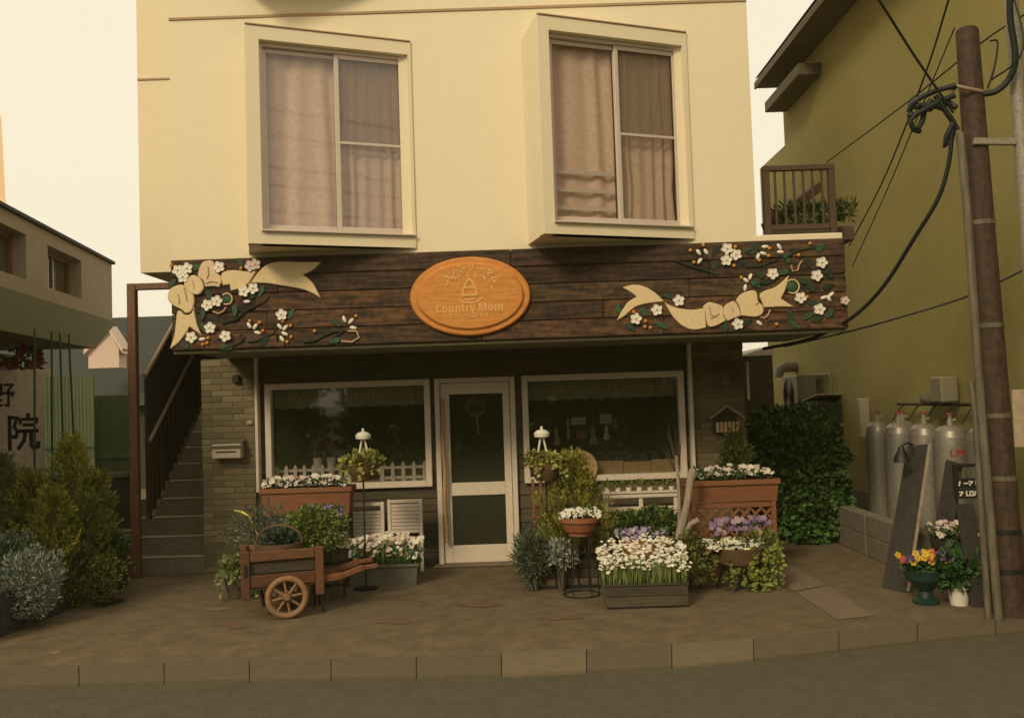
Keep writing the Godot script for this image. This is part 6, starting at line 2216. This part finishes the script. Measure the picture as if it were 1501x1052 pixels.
	q = MB.new()
	q.lathe(Vector3(vp.x, 0, vp.z), [V(0, 0), V(.15, 0), V(.2, vp.y - .06), V(.21, vp.y), V(.19, vp.y), V(0, vp.y - .04)], 18)
	part("pot", q, M.terra, v)
	bed(v, vp + Vector3(0, -.02, 0), Vector3(.24, 0, .1), 240, 70, .03, .11, .027, [L(.36, .27, .44), L(.28, .2, .4), L(.5, .4, .48)], L(.02, .05, .015), L(.07, .12, .03))
	# big daisy box
	var bd := 7.7
	var ba := P(888, 862, bd); var bb := P(1009, 858, bd)
	var bx := thing("daisy_box", "low weathered wooden box crowded with tall white daisies on the pavement", "planter", Vector3((ba.x + bb.x) * .5, 0, -bd - .17))
	for i in 2:
		boxpart("front_board", Vector3(ba.x, .015 + i * .085, -bd - .022), Vector3(bb.x, .097 + i * .085, -bd), M.oldwood[2 + i % 2], bx)
		boxpart("back_board", Vector3(ba.x, .015 + i * .085, -bd - .36), Vector3(bb.x, .097 + i * .085, -bd - .34), M.oldwood[2], bx)
		for x in [ba.x, bb.x - .022]:
			boxpart("end_board", Vector3(x, .015 + i * .085, -bd - .339), Vector3(x + .022, .097 + i * .085, -bd - .023), M.oldwood[1], bx)
	boxpart("base", Vector3(ba.x + .01, 0, -bd - .35), Vector3(bb.x - .01, .014, -bd - .01), M.black, bx, 0)
	boxpart("cap_rail", Vector3(ba.x - .01, .184, -bd - .03), Vector3(bb.x + .01, .198, -bd + .008), M.board_dark, bx)
	soil(bx, ba.x + .023, bb.x - .023, .16, -bd - .338, -bd - .023)
	var cc := Vector3((ba.x + bb.x) * .5, .15, -bd - .17)
	bed(bx, cc, Vector3(.33, 0, .15), 1500, 0, .14, .28, .03, [], L(.06, .09, .02), L(.22, .25, .07), .08, true)
	var fq := MB.new()
	for i in 480:
		var e := rf(-1, 1); var zz := rf(-.17, .17)
		var hh := lerpf(.2, .38, clampf((.17 - zz) / .34, 0, 1)) * (1.0 - .18 * e * e) + rf(-.04, .04)
		bloom(fq, cc + Vector3(e * .38, hh, zz), Vector3(rf(-.5, .5), 1, rf(.1, .9)), .0165 * rf(.6, 1.3), pick([L(.8, .77, .66), L(.78, .74, .6), L(.76, .68, .54)]), L(.45, .3, .12))
	stuff(part("daisies", fq, M.flower, bx))
	# right trough on lattice stand
	var s2 := planter_stand("trough_planter", "brown trough planter of white flowers on a diamond lattice stand by the ivy", 1002, 1142, 706, 738, 8.95, M.trough)
	var c := s2.position
	var ty := P(1002, 706, 8.95).y
	bed(s2, Vector3(c.x + .03, ty - .02, c.z), Vector3(.36, 0, .11), 340, 80, .05, .15, .028, [L(.74, .70, .58), L(.72, .66, .6), L(.6, .48, .46)], L(.02, .05, .02), L(.06, .12, .03))
	# driftwood
	var dw := thing("driftwood", "pale twisted driftwood branches standing beside the lattice planter", "driftwood", G(1000, 850))
	for k in [[[[1016, 688], [1012, 705], [1008, 735], [1001, 765], [994, 790]], .036], [[[1024, 762], [1012, 768], [1003, 785], [996, 812], [992, 840]], .026], [[[992, 668], [994, 705], [996, 740]], .018]]:
		var pts := []; var rr := []
		for i in k[0].size():
			pts.append(P(k[0][i][0], k[0][i][1], 8.7)); rr.append(k[1] * rf(.8, 1.15))
		pts.append(Vector3(pts[-1].x - .03, 0.0, pts[-1].z)); rr.append(k[1])
		q = MB.new()
		q.tube(pts, rr, 9)
		part("branch", q, M.driftwood, dw)
	var tw := MB.new()
	for i in 14:
		var p := P(990 + rf(-3, 6), 690, 8.75)
		tw.tube([p, p + Vector3(rf(-.1, .05), rf(.2, .45), rf(-.05, .05))], [.006, .002], 4)
	part("twig", tw, M.bark, dw)
	# wire bowl with ivy
	var bp := G(1085, 862)
	var bo := P(1080, 833, -bp.z).y; var to := P(1080, 800, -bp.z).y
	var w := thing("ivy_bowl", "black bowl of white and violet flowers with trailing ivy on a wire stand", "flower bowl", bp)
	q = MB.new()
	for k in 6:
		q = MB.new()
		q.tube([bp + Vector3(cos(k * TAU / 6 + .3) * .2, 0, sin(k * TAU / 6 + .3) * .16), bp + Vector3(cos(k * TAU / 6 + .3) * .14, bo + .03, sin(k * TAU / 6 + .3) * .12)], .007, 5)
		part("wire_leg", q, M.black, w)
	q = MB.new()
	q.lathe(Vector3(bp.x, bo, bp.z), [V(0, 0), V(.12, 0), V(.2, .06), V(.25, to - bo), V(.23, to - bo), V(0, to - bo - .03)], 24)
	part("bowl", q, M.wicker, w)
	bed(w, Vector3(bp.x - .06, to - .01, bp.z), Vector3(.25, 0, .17), 300, 200, .01, .06, .023, [L(.74, .70, .58), L(.72, .66, .5)], L(.03, .06, .02), L(.09, .14, .04))
	fq = MB.new()
	for i in 75: bloom(fq, Vector3(bp.x, to + .1, bp.z - .12) + Vector3(rf(-.2, .32), rf(0, .13), rf(-.08, .06)), Vector3(rf(-.4, .4), .6, 1), .026, pick([L(.2, .13, .25), L(.28, .2, .32), L(.38, .27, .32), L(.13, .08, .2)]), L(.4, .3, .05))
	stuff(part("blossoms", fq, M.flower, w))
	q = MB.new()
	ivy(q, Vector3(bp.x + .16, to, bp.z + .05), 26, .5, L(.07, .10, .015), L(.26, .28, .05), .055)
	ivy(q, Vector3(bp.x - .2, to - .05, bp.z + .05), 10, .4, L(.05, .08, .015), L(.18, .2, .04), .05)
	cloud(q, Vector3(bp.x + .2, to + .02, bp.z), Vector3(.2, .12, .14), 300, .055, .04, L(.06, .09, .015), L(.24, .26, .05))
	part("ivy", q, M.leaf, w)
	var cb := G(1050, 852)
	var cbx := thing("clay_box", "small red clay box planter behind the ivy bowl", "planter", cb)
	q = MB.new()
	trough(q, cb.x - .2, cb.x + .3, 0, .2, cb.z - .3, cb.z - .12, .02)
	part("box", q, M.terra, cbx)
	bush("leafy_plant", "low olive leafy plant between the daisy box and the ivy bowl", P(1008, 815, 8.3), Vector3(.2, .2, .14), 700, .06, .035, L(.05, .07, .015), L(.18, .19, .04), .2, "plant")
	# greenery on the terrace
	var tg := P(1190, 300, DF + .6)
	var tt := thing("terrace_plant", "green leafy plants growing behind the brown terrace railing", "plant", Vector3(tg.x, SY1 + .056, tg.z))
	q = MB.new()
	cloud(q, tg + Vector3(-.05, -.1, 0), Vector3(.4, .13, .2), 900, .07, .022, L(.02, .05, .015), L(.09, .13, .03), .4)
	cloud(q, P(1238, 308, DF + .5), Vector3(.1, .09, .12), 160, .08, .022, L(.04, .07, .02), L(.14, .18, .05), .4)
	part("foliage", q, M.leaf, tt)
	q = MB.new()
	q.span(Vector3(tg.x - .4, SY1 + .057, tg.z - .15), Vector3(tg.x + .35, SY1 + .2, tg.z + .15), .01)
	part("planter_box", q, M.bark, tt)

# ---------------------------------------------------------------- what the panes mirror, across the street
func build_street_behind() -> void:
	for i in 8:
		var x := -10.5 + i * 3.0
		var h := rf(5.2, 6.4)
		var z := rf(9.5, 11.0)
		var t := thing("street_tree", "leafy roadside tree across the street mirrored in the shop windows", "tree", Vector3(x, -.1, z), "trees across the street")
		var q := MB.new()
		q.tube([Vector3(x, -.1, z), Vector3(x + .1, h * .5, z), Vector3(x, h * .85, z)], [.14, .1, .03], 8)
		part("trunk", q, M.bark, t)
		q = MB.new()
		for k in 5: cloud(q, Vector3(x + rf(-.9, .9), h * (.14 + k * .16), z + rf(-.4, .4)), Vector3(1.7, 1.0, .9), 900, .32, .22, L(.015, .04, .01), L(.06, .11, .025))
		part("crown", q, M.leaf, t)
	var i := 0
	for w in [[6.6, .4], [6.1, .8], [5.6, .2], [7.3, 1.0], [5.2, .6]]:
		var q := MB.new()
		var pts := []
		for k in 13:
			var s := k / 12.0
			pts.append(Vector3(lerpf(-16, 16, s), w[0] + 2.2 * (s - .5) * (s - .5) + .5 * s, w[1]))
		q.tube(pts, .016, 6)
		tag(part("street_cable", q, M.cable, self), "overhead street cable mirrored as a dark line in the bay windows", "cable", "cables above the street")
		i += 1
